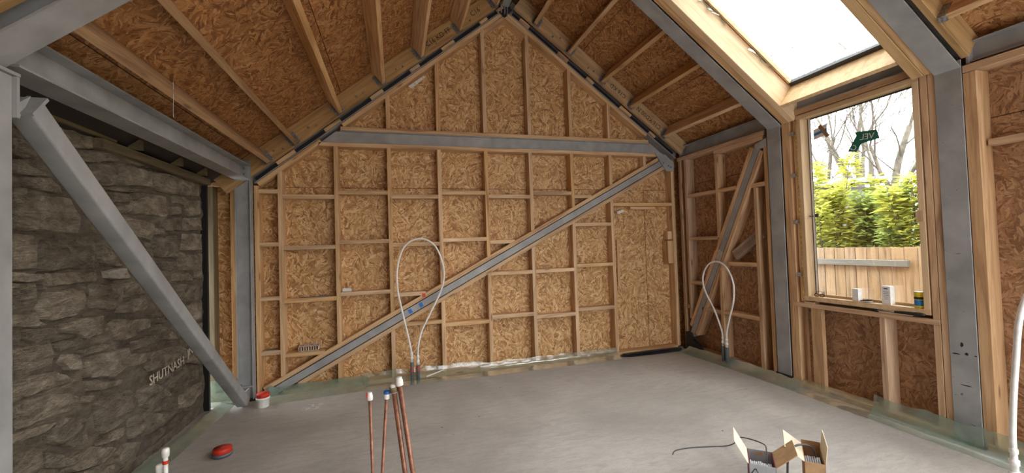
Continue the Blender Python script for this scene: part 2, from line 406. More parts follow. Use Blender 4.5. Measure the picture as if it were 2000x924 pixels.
stud(-1.48, .0, rl(-1.48, -.04)); stud(3.955, .05, 2.62, w=.05); 
bb('blocking', (3.835, DY+.01, 1.25), (3.93, 5.32, 1.58), 'timber', wb); bb('blocking', (3.86, DY+.03, 1.6), (3.93, 5.32, 1.72), 'timber', wb)
bb('blocking', (3.06, 5.30, .95), (3.10, 5.327, 1.62), 'timber', wb)
bb('blocking', (3.25, DY+.02, 2.045), (3.65, 5.25, 2.085), 'timber', wb)
nog = [(-1, (2.254, 1.656, 1.051, .447)), (0, (2.196, 1.61, 1.01, .401)), (1, (2.248, 1.661, 1.053)), (2, (2.20, 1.612, 1.007, .646)), (3, (2.249, 1.655, .601)),
       (4, (2.204, 1.613, 1.204, .648)), (5, (2.25, 1.207, .603)), (6, (2.205, 1.817, 1.255, .655)), (7, (2.092,))]
for i, zs in nog:
    x0 = SX[i]+tS/2 if i >= 0 else -1.456; x1 = SX[i+1]-tS/2 if i < 7 else 3.93
    for z in zs:
        a, b = x0, x1
        # stop at the diagonal brace
        za, zb = zc(a), zc(b)
        if za-.12 < z+.02 < zb+.12 or (za-.107 < z+.047 and zb+.107 > z):
            if z+.024 > za+.107: b = min(b, (z-.107-.038)/.5228-1.35+.05)
            elif z < zb-.107: a = max(a, (z+.047+.107-.038)/.5228-1.35-.05)
        if b-a > .1: bb('noggin', (a, DY+R_.uniform(0, .004), z), (b, 5.327, z+.048), 'timber', wb)
bb('sole_plate', (-1.25, DY, .0), (3.93, 5.329, .05), 'timber', wb)
# plates either side of the steel tie
bb('head_plate', (-.83, DY-.004, 2.812), (3.80, 5.329, 2.858), 'timber', wb)
bb('head_plate', (-.59, DY-.004, 3.004), (3.57, 5.329, 3.05), 'timber', wb)
def slope_plate(f, s0, s1, off, t, y0, y1, mat, par, name):
    y = (y0+y1)/2; return board(name, f(s0, off, y), f(s1, off, y), y1-y0, t, (0, 1, 0), mat, par)
for s0, s1 in ((.05, 2.62), (2.93, 3.76)): slope_plate(Lp, s0, s1, -.040, .048, DY-.004, 5.325, 'timber', wb, 'rafter_plate')
slope_plate(Rp, .05, 2.62, -.040, .048, DY-.004, 5.325, 'timber', wb, 'rafter_plate')
slope_plate(Lp, .0, .45, -.088, .044, DY+.02, 5.325, 'timber', wb, 'rafter_plate'); slope_plate(Rp, .03, .42, -.088, .044, DY+.0, 5.325, 'timber', wb, 'rafter_plate')
# packers in the gap over the flange
for f, segs in ((Lp, ((.02, .12), (.30, .42), (.86, 1.06), (1.42, 1.56), (1.98, 2.16), (2.60, 2.82), (3.22, 3.46))), (Rp, ((.24, .40), (.90, 1.08), (1.42, 1.55), (2.05, 2.26), (2.62, 2.74)))):
    for a, b in segs: slope_plate(f, a, b, .02, .036, 5.155, 5.23, 'timber', wb, 'packer')
for f, s1 in ((Lp, 3.74), (Rp, 3.12)): slope_plate(f, .12, s1, .019, .037, 5.185, 5.19, 'black', wb, 'gap_shade_strip')  # black strip added for the shade in the gap over the flange
# timbers along the diagonal brace
bd = Vector((.8862, 0, .4633)); bn = Vector((-.4633, 0, .8862)); b0 = Vector((-1.35, 5.258, .038)); 
def bpt(x): return Vector((x, 5.258, zc(x)))
board('brace_batten', bpt(-1.40)+bn*.074, bpt(3.76)+bn*.074, .14, .05, (0, 1, 0), 'timber', wb)
board('brace_batten', bpt(-1.12)-bn*.074, bpt(3.80)-bn*.074, .14, .05, (0, 1, 0), 'timber', wb)
# narrow bay beside the stone wall
bb('stud', (-1.975, 5.20, 0), (-1.90, 5.327, 2.33), 'timber_dull', wb); bb('stud', (-1.735, 5.19, 0), (-1.688, 5.327, 2.33), 'timber_left', wb)
bb('head_plate', (-1.99, 5.185, 2.33), (-1.68, 5.327, 2.375), 'timber_left', wb); bb('head_plate', (-1.99, 5.19, 2.38), (-1.70, 5.327, 2.42), 'timber_dull', wb)
bb('sole_plate', (-1.90, 5.19, 0), (-1.70, 5.327, .09), 'timber_dull', wb)

# ---- right wall
wr = obj('wall_right', MB().box((4.212, YB, -.12), (4.24, -2.0, 2.98)).box((4.212, -2.0, 2.4), (4.24, -.2, 2.98)).box((4.212, -.2, -.12), (4.24, 2.2, 2.98)).box((4.212, 3.35, -.12), (4.24, 5.36, 2.98)).box((4.212, 2.2, -.12), (4.24, 3.35, .93)).box((4.212, 2.2, 2.84), (4.24, 3.35, 2.98)), 'osb_roof', kind='structure')  # open stretch behind the camera added to let in light from the right
def rpanel(y0, y1, z0, z1):
    cy, cz = (y0+y1)/2, (z0+z1)/2; hy, hz = (y1-y0)/2-g, (z1-z0)/2-g
    me = MB().box((-hz, -hy, 0), (hz, hy, .018)).mesh('osb_panel'); me.materials.append(M['osb_right'])
    put(bpy.data.objects.new('osb_panel', me), wr, Matrix(((0, 0, 1, 4.19), (0, 1, 0, cy), (1, 0, 0, cz), (0, 0, 0, 1))))
for a in ((4.43, 5.33, 0, 2.39), (4.43, 5.33, 2.39, 2.97), (3.47, 4.43, 0, 2.39), (3.47, 4.43, 2.39, 2.97), (2.6, 3.47, 0, .885), (2.07, 2.6, 0, .885), (.9, 2.07, 0, 2.39), (.9, 2.07, 2.39, 2.97), (-.15, .9, 0, 2.39), (-.15, .9, 2.39, 2.97)): rpanel(*a)
def rst(y, z0, z1, w=tS, x0=XS, x1=4.188, name='stud', mat='timber_stained'): bb(name, (x0, y-w/2, z0), (x1, y+w/2, z1), mat, wr)
rst(5.145, .05, 2.745); rst(5.03, .46, 2.745); rst(4.435, 1.60, 2.69); rst(4.435, .05, 1.17); rst(3.845, .05, 2.165); rst(3.685, .05, 2.69)
zr = lambda y: 2.645-(y-3.78)*1.936
bb('head_plate', (XS, 3.70, 2.745), (4.188, 5.19, 2.80), 'timber_stained', wr); bb('head_plate', (XS+.005, 3.72, 2.695), (4.188, 4.47, 2.742), 'timber_stained', wr)
for y0, y1, z in ((4.46, 5.005, 2.185), (4.12, 4.41, 2.185), (3.71, 3.93, 2.17), (4.46, 5.005, 1.575), (3.87, 4.30, 1.24), (4.78, 5.005, .95), (5.055, 5.12, .60), (4.46, 4.80, .605), (3.87, 4.41, .61)):
    bb('noggin', (XS+.002, y0, z), (4.188, y1, z+.047), 'timber_stained', wr)
bb('sole_plate', (XS-.005, 3.65, 0), (4.188, 5.16, .05), 'timber_stained', wr); bb('sole_plate', (XS-.01, 2.15, 0), (4.188, 3.47, .05), 'timber_stained', wr)
bb('sole_plate', (XS, -.1, 0), (4.188, 1.98, .05), 'timber_stained', wr)
rbd = Vector((0, .4587, -.8886)); rbn = Vector((0, .8886, .4587))
def rbp(y): return Vector((4.119, y, zr(y)))
board('brace_batten', rbp(3.80)+rbn*.074, rbp(4.98)+rbn*.074, .138, .05, (1, 0, 0), 'timber_stained', wr)
board('brace_batten', rbp(3.80)-rbn*.074, rbp(5.00)-rbn*.074, .138, .05, (1, 0, 0), 'timber_stained', wr)
# window bay framing
for y, z0, z1 in ((3.4475, .05, 2.84), (3.40, .05, 2.84), (2.222, .89, 2.84), (2.1725, .05, 2.84), (2.222, .05, .845)): rst(y, z0, z1, .045)
rst(3.19, .05, .845, .11, XS+.005, 4.10); rst(2.60, .05, .845, .048); 
bb('sill_plate', (XS-.008, 2.20, .847), (4.188, 3.42, .89), 'timber_stained', wr)
bb('lintel', (XS, 2.15, 2.842), (4.10, 3.47, 2.90), 'timber_stained', wr)
bb('packing_strip', (4.075, 3.315, .90), (4.17, 3.36, 2.83), 'window_pine', wr)
bb('packing_strip', (4.12, 2.25, .891), (4.18, 3.31, .917), 'timber_dull', wr)  # dark board added to close the light leak under the window frame
bb('shim', (XS-.006, 3.20, .891), (4.12, 3.30, .905), 'window_pine', wr); bb('shim', (XS-.006, 2.38, .891), (4.10, 2.62, .902), 'timber_stained', wr)
fm = MB()
fr = random.Random(3)
pts = [Vector((4.066+fr.uniform(-.004, .004), 3.312+fr.uniform(-.004, .004), .93+i*.02)) for i in range(94)]
fm.tube(pts, [fr.uniform(.009, .016) for _ in pts], 6); obj('foam_bead', fm, 'foam', wr, True)
# near bay right of the third frame
rst(1.951, .05, 2.73, .076); rst(1.33, .05, 2.73); rst(.73, .05, 2.73)
bb('head_plate', (XS, -.1, 2.735), (4.188, 1.985, 2.79), 'timber_stained', wr)
for y0, y1, z in ((1.354, 1.90, 2.18), (.754, 1.306, 2.2), (.754, 1.306, 1.6), (.754, 1.306, .6)): bb('noggin', (XS+.06, y0, z), (4.188, y1, z+.047), 'timber_stained', wr)

# ---- stone wall (left)
def wall_grid():
    mb = MB(); ny, nz = 150, 60; y0, y1, z0, z1 = YB, 4.925, -.1, 2.36
    rg = random.Random(11)
    def h(y, z): return -1.906 + .010*noise1(y*4+z*2.3, 1)+.008*noise1(z*6-y*3, 4)+rg.uniform(-.006, .006)
    k = len(mb.v)
    for i in range(ny+1):
        for j in range(nz+1):
            y = y0+(y1-y0)*i/ny; z = z0+(z1-z0)*j/nz; mb.v.append(Vector((h(y, z), y, z)))
    for i in range(ny):
        for j in range(nz):
            a = i*(nz+1)+j; mb.f.append((a, a+1, a+nz+2, a+nz+1))
    mb.box((-2.3, y0, z0), (-1.96, y1, z1)); return mb
wl = obj('wall_left', wall_grid(), 'mortar', kind='structure', smooth=True)
def stone(poly, rg, dep=.0, mat='stone'):
    cy = sum(p[0] for p in poly)/len(poly); cz = sum(p[1] for p in poly)/len(poly)
    P = []
    for i in range(len(poly)):
        a, b = poly[i], poly[(i+1) % len(poly)]; L = math.dist(a, b); k = max(1, min(6, round(L/.06)))
        for j in range(k):
            t = j/k; q = [a[0]+(b[0]-a[0])*t, a[1]+(b[1]-a[1])*t]
            if j: q[0] += rg.uniform(-.007, .007); q[1] += rg.uniform(-.007, .007)
            P.append(q)
    n = len(P); size = max(.06, math.sqrt(abs(sum(P[i][0]*P[(i+1) % n][1]-P[(i+1) % n][0]*P[i][1] for i in range(n)))/2))
    rings = [(1.02, -.045), (.985, .000), (.93, .012), (.72, .016), (.38, .019)]
    vs = []; dep += rg.uniform(-.004, .008); ty, tz = rg.uniform(-.05, .05), rg.uniform(-.05, .05)
    for s, d in rings:
        for y, z in P:
            jy = rg.uniform(-.02, .02)*size if s < .9 else 0
            yy, zz = cy+(y-cy)*s+jy, cz+(z-cz)*s+(rg.uniform(-.02, .02)*size if s < .9 else 0)
            vs.append((-1.893+d+dep+(yy-cy)*ty+(zz-cz)*tz+(rg.uniform(-.006, .006) if d > 0 else 0), yy, zz))
    vs.append((-1.893+.02+dep, cy, cz)); fs = []
    for r in range(len(rings)-1):
        for i in range(n): fs.append((r*n+i, r*n+(i+1) % n, (r+1)*n+(i+1) % n, (r+1)*n+i))
    for i in range(n): fs.append(((len(rings)-1)*n+i, (len(rings)-1)*n+(i+1) % n, len(vs)-1))
    vs = [Vector(v)-Vector((-1.893, cy, cz)) for v in vs]
    me = MB().add(vs, fs).mesh('stone'); me.materials.append(M[mat])
    for p in me.polygons: p.use_smooth = True
    try: me.set_sharp_from_angle(angle=math.radians(38))
    except Exception: pass
    put(bpy.data.objects.new('stone', me), wl, Matrix.Translation((-1.893, cy, cz)))
STONES=[[(2.724,2.213),(2.788,2.219),(2.833,2.195),(2.872,2.14),(2.782,2.114),(2.727,2.119)],[(2.727,2.103),(2.788,2.105),(2.832,2.075),(2.92,2.092),(2.97,2.055),(2.727,2.028)],[(2.721,1.885),(2.757,1.924),(2.832,1.934),(3.124,1.948),(3.221,1.84),(3.198,1.727),(2.983,1.737),(2.72,1.743)],[(2.727,1.947),(2.8,1.963),(2.813,1.937),(2.738,1.89),(2.721,1.89)],[(2.832,1.964),(2.933,1.962),(3.064,1.962),(3.045,2.005),(2.97,2.046),(2.826,2.024),(2.806,1.994)],[(2.72,1.72),(2.831,1.716),(2.87,1.662),(2.863,1.639),(2.876,1.53),(2.72,1.529)],[(2.918,1.688),(3.207,1.714),(3.374,1.686),(3.353,1.561),(3.333,1.511),(3.121,1.52),(2.924,1.514),(2.887,1.575),(2.89,1.654)],[(3.399,1.69),(3.455,1.67),(3.584,1.573),(3.595,1.518),(3.412,1.532),(3.373,1.577)],[(3.432,1.493),(3.641,1.506),(3.707,1.435),(3.688,1.421),(3.442,1.444)],[(2.967,1.503),(3.323,1.498),(3.342,1.457),(3.323,1.429),(3.204,1.431),(3.12,1.428),(2.952,1.427),(2.938,1.462)],[(2.72,1.521),(2.83,1.508),(2.938,1.491),(2.931,1.463),(2.83,1.459),(2.72,1.477)],[(3.47,2.033),(3.723,2.06),(3.734,1.992),(3.501,1.962)],[(3.512,1.952),(3.746,1.97),(3.733,1.915),(3.589,1.895)],[(3.772,2.012),(4.008,2.094),(4.195,2.092),(4.241,1.947),(4.207,1.918),(3.771,1.903),(3.74,1.954)],[(4.314,2.112),(4.556,2.124),(4.554,2.056),(4.33,2.05)],[(4.585,2.108),(4.865,2.141),(4.871,1.98),(4.591,1.953)],[(3.647,1.877),(3.745,1.881),(4.033,1.845),(4.032,1.778),(3.957,1.705),(3.781,1.733)],[(4.24,1.907),(4.473,1.943),(4.489,1.812),(4.221,1.8),(4.198,1.842)],[(4.511,1.932),(4.859,1.964),(4.867,1.834),(4.518,1.813)],[(4.046,1.741),(4.413,1.771),(4.426,1.558),(4.043,1.573),(3.992,1.653)],[(4.508,1.789),(4.866,1.798),(4.838,1.632),(4.485,1.632)],[(3.859,1.699),(3.964,1.693),(3.991,1.586),(3.99,1.537)],[(4.073,1.552),(4.389,1.531),(4.351,1.45),(4.102,1.474)],[(4.428,1.618),(4.705,1.593),(4.701,1.439),(4.424,1.447)],[(4.748,1.602),(4.871,1.607),(4.875,1.343),(4.73,1.352)],[(4.315,1.434),(4.597,1.419),(4.677,1.336),(4.314,1.362)],[(3.617,2.257),(3.975,2.272),(3.98,2.148),(3.615,2.093)],[(3.997,2.267),(4.521,2.321),(4.859,2.343),(4.877,2.168),(4.576,2.15),(4.332,2.128),(4.009,2.136)],[(3.247,2.182),(3.594,2.252),(3.603,2.099),(3.398,2.061),(3.311,2.111)],[(3.168,2.252),(3.561,2.341),(3.571,2.262),(3.247,2.195)],[(3.032,2.362),(3.169,2.389),(3.352,2.394),(3.401,2.352),(3.381,2.312),(3.168,2.261),(3.078,2.283)],[(3.401,2.359),(3.484,2.358),(3.74,2.398),(3.941,2.385),(3.983,2.298),(3.617,2.279),(3.584,2.353)],[(3.398,2.054),(3.936,2.125),(3.908,2.093),(3.748,2.067),(3.47,2.043)],[(4.26,2.011),(4.438,2.034),(4.474,1.957),(4.292,1.942)],[(4.047,1.817),(4.189,1.82),(4.171,1.767),(4.046,1.762)],[(2.72,1.464),(2.856,1.454),(2.872,1.417),(2.869,1.339),(2.719,1.324)],[(2.889,1.449),(2.945,1.444),(2.917,1.401),(2.886,1.415)],[(2.952,1.398),(3.12,1.409),(3.239,1.383),(3.275,1.328),(3.261,1.258),(3.168,1.227),(2.965,1.229),(2.902,1.251),(2.875,1.322)],[(3.294,1.414),(3.605,1.397),(3.614,1.254),(3.535,1.221),(3.297,1.25)],[(3.634,1.399),(3.775,1.4),(3.893,1.3),(3.632,1.288)],[(3.907,1.274),(3.947,1.173),(3.721,1.165),(3.557,1.193),(3.638,1.258)],[(2.719,1.301),(2.882,1.293),(2.895,1.241),(2.965,1.212),(2.862,1.208),(2.719,1.244)],[(2.779,1.223),(2.987,1.197),(3.047,1.139),(2.979,1.134),(2.861,1.125),(2.779,1.17)],[(3.017,1.203),(3.202,1.209),(3.418,1.203),(3.427,1.085),(3.254,1.066),(3.193,1.11),(3.054,1.149)],[(3.545,1.148),(3.989,1.085),(3.973,1.023),(3.756,0.985),(3.576,0.992),(3.5,1.029),(3.448,1.115)],[(4.033,1.087),(4.125,1.081),(4.14,1.028),(4.047,1.043)],[(4.002,1.034),(4.124,1.018),(4.123,0.963),(3.987,0.988)],[(3.743,0.957),(3.874,0.969),(4.138,0.938),(4.121,0.895),(3.956,0.872),(3.742,0.889)],[(3.201,1.014),(3.386,1.018),(3.478,0.978),(3.446,0.971),(3.218,0.969)],[(3.008,1.047),(3.001,1.107),(3.167,1.103),(3.228,1.071),(3.15,1.05)],[(3.235,0.939),(3.499,0.945),(3.669,0.925),(3.685,0.798),(3.507,0.758),(3.243,0.832),(3.222,0.895)],[(3.704,0.875),(3.899,0.837),(3.898,0.766),(3.697,0.777)],[(3.927,0.835),(4.444,0.769),(4.45,0.629),(3.981,0.668),(3.911,0.715)],[(4.481,0.747),(4.657,0.63),(4.815,0.496),(4.496,0.599)],[(3.069,1.026),(3.192,0.982),(3.2,0.895),(3.084,0.927),(3.03,0.983)],[(2.719,1.135),(2.979,1.114),(2.99,1.045),(2.989,0.976),(2.828,0.981),(2.718,0.973)],[(2.719,1.231),(2.766,1.214),(2.766,1.146),(2.719,1.148)],[(4.278,1.333),(4.828,1.31),(4.846,1.145),(4.454,1.152)],[(4.51,1.117),(4.845,1.114),(4.863,0.938),(4.729,0.939)],[(4.155,0.995),(4.338,0.9),(4.39,0.84),(4.105,0.89)],[(4.624,0.937),(4.862,0.907),(4.87,0.803),(4.769,0.822)],[(2.765,0.836),(2.928,0.84),(3.115,0.785),(3.19,0.735),(3.181,0.676),(3.09,0.679),(2.827,0.696),(2.759,0.708)],[(2.718,0.7),(2.927,0.672),(3.006,0.652),(2.947,0.63),(2.827,0.637),(2.718,0.649)],[(2.717,0.588),(2.846,0.586),(2.919,0.542),(2.912,0.437),(2.858,0.423),(2.717,0.496)],[(2.94,0.636),(3.138,0.643),(3.259,0.572),(3.24,0.537),(3.266,0.434),(3.137,0.442),(2.961,0.556)],[(3.343,0.674),(3.676,0.631),(3.737,0.581),(3.76,0.475),(3.591,0.414),(3.409,0.412),(3.341,0.467),(3.324,0.605)],[(3.211,0.728),(3.32,0.698),(3.305,0.664),(3.211,0.69)],[(3.36,0.397),(3.614,0.383),(3.601,0.324),(3.545,0.313),(3.359,0.361)],[(3.685,0.388),(3.811,0.404),(4.304,0.215),(4.17,0.193),(3.848,0.242),(3.695,0.258)],[(3.8,0.576),(3.798,0.454),(3.905,0.396),(4.065,0.412),(4.273,0.371),(4.129,0.508),(3.95,0.588)],[(4.206,0.346),(4.394,0.258),(4.331,0.227),(4.011,0.341)],[(3.096,0.401),(3.275,0.395),(3.533,0.265),(3.397,0.234),(3.136,0.301),(3.092,0.338)],[(3.5,0.239),(3.676,0.244),(3.833,0.183),(3.729,0.124),(3.587,0.102)],[(2.718,0.96),(2.828,0.962),(3.0,0.947),(3.191,0.835),(3.007,0.849),(2.828,0.86),(2.718,0.858)],[(3.225,0.821),(3.496,0.74),(3.595,0.717),(3.572,0.689),(3.383,0.707),(3.251,0.743)],[(2.926,0.525),(3.073,0.433),(3.072,0.357),(2.932,0.429)],[(3.152,0.283),(3.377,0.224),(3.532,0.161),(3.504,0.089),(3.152,0.256)],[(3.874,0.2),(4.169,0.163),(4.374,0.179),(4.582,0.139),(4.284,0.082),(3.969,0.083),(3.779,0.085)],[(4.424,0.334),(4.832,0.324),(4.841,0.225),(4.603,0.169),(4.411,0.215)],[(3.98,0.623),(4.439,0.581),(4.803,0.459),(4.822,0.367),(4.379,0.394),(4.208,0.457)]]
rg = random.Random(5)
for i, p in enumerate(STONES):
    q = [(y, max(z, -.05)) for y, z in p]
    cz = sum(b for a, b in q)/len(q)
    if cz < -.02: continue
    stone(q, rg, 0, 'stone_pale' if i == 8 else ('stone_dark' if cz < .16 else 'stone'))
# courses of stone nearer than the first column, hidden from here by it
z = .02
while z < 2.25:
    h = rg.uniform(.12, .26); y = -.55+rg.uniform(0, .1)
    while y < 2.62:
        w = rg.uniform(.18, .48); y1 = min(y+w, 2.70)
        if y1-y > .09:
            e = .012; stone([(y+e, z+e+rg.uniform(0, .02)), (y1-e, z+e+rg.uniform(0, .02)), (y1-e-rg.uniform(0, .02), min(z+h, 2.34)-e), (y+e+rg.uniform(0, .02), min(z+h, 2.34)-e)], rg)
        y = y1
    z += h
bb('wall_plate', (-1.93, 3.30, 2.30), (-1.82, 4.93, 2.365), 'timber_dull', wl)
bb('plank', (-1.90, 1.6, 2.375), (-1.84, 3.48, 2.47), 'timber_dull', wl); bb('plank', (-1.86, 2.9, 2.45), (-1.80, 3.25, 2.49), 'timber_dull', wl)
for y in (3.62, 4.22, 4.70): bb('eaves_block', (-1.90, y, 2.367), (-1.78, y+.05, 2.44), 'timber_dull', wl)
obj('damp_course_strip', MB().box((-1.925, 4.928, 0), (-1.86, 4.965, 2.36)), 'black', wl)
# chalk writing on one stone
text('chalk_writing', 'SHUTNASH', .108, frame_mat((0, 1, .05), (0, -.25, 1), (-1.858, 4.15, .625)), 'chalk', wl, .001)
text('chalk_writing', 'JN', .10, frame_mat((0, 1, .2), (0, -.25, 1), (-1.858, 4.54, .69)), 'chalk', wl, .001)

# ---- roof slopes
def slope_slab(mb, f, s0, s1, y0, y1, o0, o1):
    P = [f(s0, o0, y0), f(s1, o0, y0), f(s1, o0, y1), f(s0, o0, y1)]; mb.prism(P, f(0, o1, 0)-f(0, o0, 0)); return mb
SKY = (1.30, 2.985, 2.29, 3.305)
deck = MB()
slope_slab(deck, Lp, -.21, 4.75, YB-.15, 5.36, .262, .28)
slope_slab(deck, Rp, -.20, SKY[0], YB-.15, 5.36, .262, .28); slope_slab(deck, Rp, SKY[0], 3.45, .2, SKY[2], .262, .28); slope_slab(deck, Rp, SKY[0], 3.45, YB-.15, -2.2, .262, .28); slope_slab(deck, Rp, SKY[1], 3.45, -2.2, .2, .262, .28); slope_slab(deck, Rp, SKY[0], 3.45, SKY[3], 5.36, .262, .28)  # unseen roof opening behind the camera, added to light the room
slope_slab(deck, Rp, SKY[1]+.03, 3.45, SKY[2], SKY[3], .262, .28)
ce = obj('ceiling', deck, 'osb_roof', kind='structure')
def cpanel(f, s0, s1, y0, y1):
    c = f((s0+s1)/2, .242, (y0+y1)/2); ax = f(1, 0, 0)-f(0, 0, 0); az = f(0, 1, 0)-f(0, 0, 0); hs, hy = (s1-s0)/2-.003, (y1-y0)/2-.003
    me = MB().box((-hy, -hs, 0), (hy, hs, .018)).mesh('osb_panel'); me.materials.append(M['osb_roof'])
    m = frame_mat((0, 1, 0), ax, c); 
    if m.to_3x3().col[2].dot(az) < 0: m = frame_mat((0, 1, 0), -ax, c)
    put(bpy.data.objects.new('osb_panel', me), ce, m)
for i in range(4):
    for a, b in ((.2, 1.45), (1.45, 3.85), (3.85, 5.33)): cpanel(Lp, i*1.2-(.0 if i else -.01), min((i+1)*1.2, 4.7), a+(i % 2)*0, b)
for s0, s1, a, b in ((.01, 1.15, 3.5, 5.33), (1.15, 2.35, 3.47, 5.33), (2.35, 3.4, 3.47, 5.33), (.01, 1.28, 2.07, 3.5), (.01, 1.2, .2, 2.07), (1.2, 2.4, .2, 2.07), (2.4, 3.4, .2, 2.07)): cpanel(Rp, s0, s1, a, b)
def joist(f, s, y0, y1, mat, o0=.04, d=.198):
    return board('joist', f(s, o0+d/2, y0), f(s, o0+d/2, y1), d, .046, f(0, 1, 0)-f(0, 0, 0), mat, ce)
def hanger(f, s, y, sgn, par):
    mb = MB(); up = f(0, 1, 0)-f(0, 0, 0); al = f(1, 0, 0)-f(0, 0, 0)
    for e in (-1, 1):
        mb.obox(f(s+e*.0255-.001, .045, y), al*.002, (0, -sgn*.055, 0), up*.12); mb.obox(f(s+e*.026+(0 if e > 0 else -.034), .05, y), al*.034, (0, -sgn*.002, 0), up*.13)
    mb.obox(f(s-.026, .035, y), al*.052, (0, -sgn*.05, 0), up*.003); obj('joist_hanger', mb, 'galv', par)
LS = [.14, .745, 1.36, 1.945, 2.555, 3.155, 3.505]; RS = [.44, 1.02, 1.62, 2.155, 2.81]
for s in LS:
    mt = 'timber' if s < 3 else 'timber_left'
    ja = joist(Lp, s, F3[1]+.05, 5.09, mt); jb = joist(Lp, s, .2, F3[0]-.05, mt); hanger(Lp, s, 5.089, 1, ja); hanger(Lp, s, F3[0]-.046, 1, jb)
for s in RS:
    ja = joist(Rp, s, F2[1]+.05, 5.09, 'timber'); hanger(Rp, s, 5.089, 1, ja); jb = joist(Rp, s, .2, F3[0]-.05, 'timber'); hanger(Rp, s, F3[0]-.046, 1, jb)
def ledger(f, s0, s1, y0, y1):
    return slope_plate(f, s0, s1, .14, .198, y0, y1, 'ply', ce, 'ledger_board') if False else board('ledger_board', f(s0, .14, (y0+y1)/2), f(s1, .14, (y0+y1)/2), .198, y1-y0, f(0, 1, 0)-f(0, 0, 0), 'ply', ce)
lg = ledger(Lp, .10, 4.05, 5.09, 5.135); rgb = ledger(Rp, .10, 3.19, 5.09, 5.135)
ledger(Lp, .10, 4.05, F3[1]+.003, F3[1]+.048); ledger(Lp, .10, 4.05, F3[0]-.048, F3[0]-.003)
ledger(Rp, .10, 3.19, F2[1]+.003, F2[1]+.048); ledger(Rp, .10, 3.19, F3[0]-.048, F3[0]-.003)
upL = Lp(0, 1, 0)-Lp(0, 0, 0); dnL = Lp(1, 0, 0)-Lp(0, 0, 0); upR = Rp(0, 1, 0)-Rp(0, 0, 0); dnR = Rp(1, 0, 0)-Rp(0, 0, 0)
for s, t in ((1.03, 'C16 KD FF'), (.42, 'C16')): text('stamp', t, .085, frame_mat(-dnL, upL, Lp(s, .14, 5.0885)), 'ink', lg)
for s, t in ((2.48, 'C16/KD00 N'), (1.88, 'C16 KD')): text('stamp', t, .085, frame_mat(-dnR, -upR, Rp(s, .13, 5.0885)), 'ink', rgb)
bm_ = MB(); rb = random.Random(8)
for f, ss in ((Lp, (.55, 1.1, 1.62, 2.2, 2.85, 3.3)), (Rp, (.72, 1.35, 2.75))):
    for s in ss:
        for k in (0, 1):
            p = f(s+k*.09, .09+k*.07*rb.random(), 5.09); bm_.tube([p, p+Vector((0, -.018, 0))], .011, 8); bm_.tube([p, p+Vector((0, -.035, 0))], .005, 6)
obj('ledger_bolts', bm_, 'bolt', ce)
obj('eaves_shade_sheet', slope_slab(MB(), Lp, 3.93, 4.7, .2, 5.14, .225, .238), 'black', ce)  # black sheet added so the void above the stone wall reads dark
# skylight trimmers and eaves lining
def trimmer(y0, y1, o0, o1, s0, s1, mat, name='trimmer'):
    board(name, Rp(s0, (o0+o1)/2, (y0+y1)/2), Rp(s1, (o0+o1)/2, (y0+y1)/2), o1-o0, y1-y0, upR, mat, ce)
trimmer(3.312, 3.385, .0, .262, 1.0, 3.22, 'window_pine'); trimmer(3.388, 3.462, .004, .262, 1.0, 3.24, 'timber')
trimmer(2.205, 2.283, .0, .262, 1.0, 3.2, 'window_pine'); trimmer(2.15, 2.202, .0, .262, 1.0, 3.2, 'timber')
board('trimmer', Rp(1.28, .14, 2.29), Rp(1.28, .14, 3.305), .24, .045, upR, 'timber', ce)

# ---- window
w1 = obj('window_1', MB().box((4.05, 2.255, .918), (4.18, 3.30, .962)), 'window_pine', kind='structure')
wp = 'window_pine'
bb('window_frame', (4.05, 3.256, .962), (4.18, 3.30, 2.788), wp, w1); bb('window_frame', (4.05, 2.255, .962), (4.18, 2.299, 2.788), wp, w1)
bb('window_frame', (4.05, 2.255, 2.788), (4.18, 3.30, 2.832), wp, w1)
bb('glazing_bead', (4.135, 2.299, .962), (4.15, 3.256, .985), wp, w1)
gk = MB()
for lo, hi in (((4.148, 3.246, .985), (4.162, 3.256, 2.788)), ((4.147, 3.222, .985), (4.150, 3.226, 2.788)), ((4.148, 2.299, .985), (4.162, 2.306, 2.788)), ((4.148, 2.299, 2.776), (4.162, 3.256, 2.788))): gk.box(lo, hi)
obj('gasket', gk, 'gasket', w1)
obj('aluminium_trim', MB().box((4.1475, 3.226, .985), (4.151, 3.246, 2.788)), 'white', w1)
obj('window_pane', MB().box((4.152, 2.299, .985), (4.157, 3.256, 2.788)), 'glass', w1)
st = MB(); st.box((4.149, 3.19, 1.77), (4.152, 3.24, 1.80)); st.box((4.10, 3.235, 1.775), (4.149, 3.245, 1.785)); obj('window_catch', st, 'gasket', w1)
bb('keep_block', (4.045, 2.265, 1.66), (4.07, 2.315, 1.75), 'timber', w1)
# tape left on the pane, printing seen from behind
obj('tape_strip', MB().add([(4.1505, 2.78, 2.41), (4.1505, 2.80, 2.53), (4.1505, 2.625, 2.505), (4.1505, 2.605, 2.425)], [(0, 1, 2, 3)]), 'green_sticker', w1)
obj('tape_strip', MB().add([(4.1500, 2.79, 2.50), (4.1500, 2.755, 2.41), (4.1500, 2.80, 2.345), (4.1500, 2.875, 2.365)], [(0, 1, 2, 3)]), 'green_sticker', w1)
text('tape_lettering', 'VEL', .075, frame_mat((0, 1, .11), (0, -.11, 1), (4.149, 2.705, 2.463)), 'white', w1)
text('tape_lettering', 'C', .07, frame_mat((0, 1, .9), (0, -.9, 1), (4.1488, 2.822, 2.385)), 'white', w1)
obj('pane_label', MB().add([(4.1505, 3.195, 2.56), (4.1505, 3.195, 2.66), (4.1505, 3.06, 2.69), (4.1505, 3.06, 2.58)], [(0, 1, 2, 3)]), 'sticker_pale', w1)
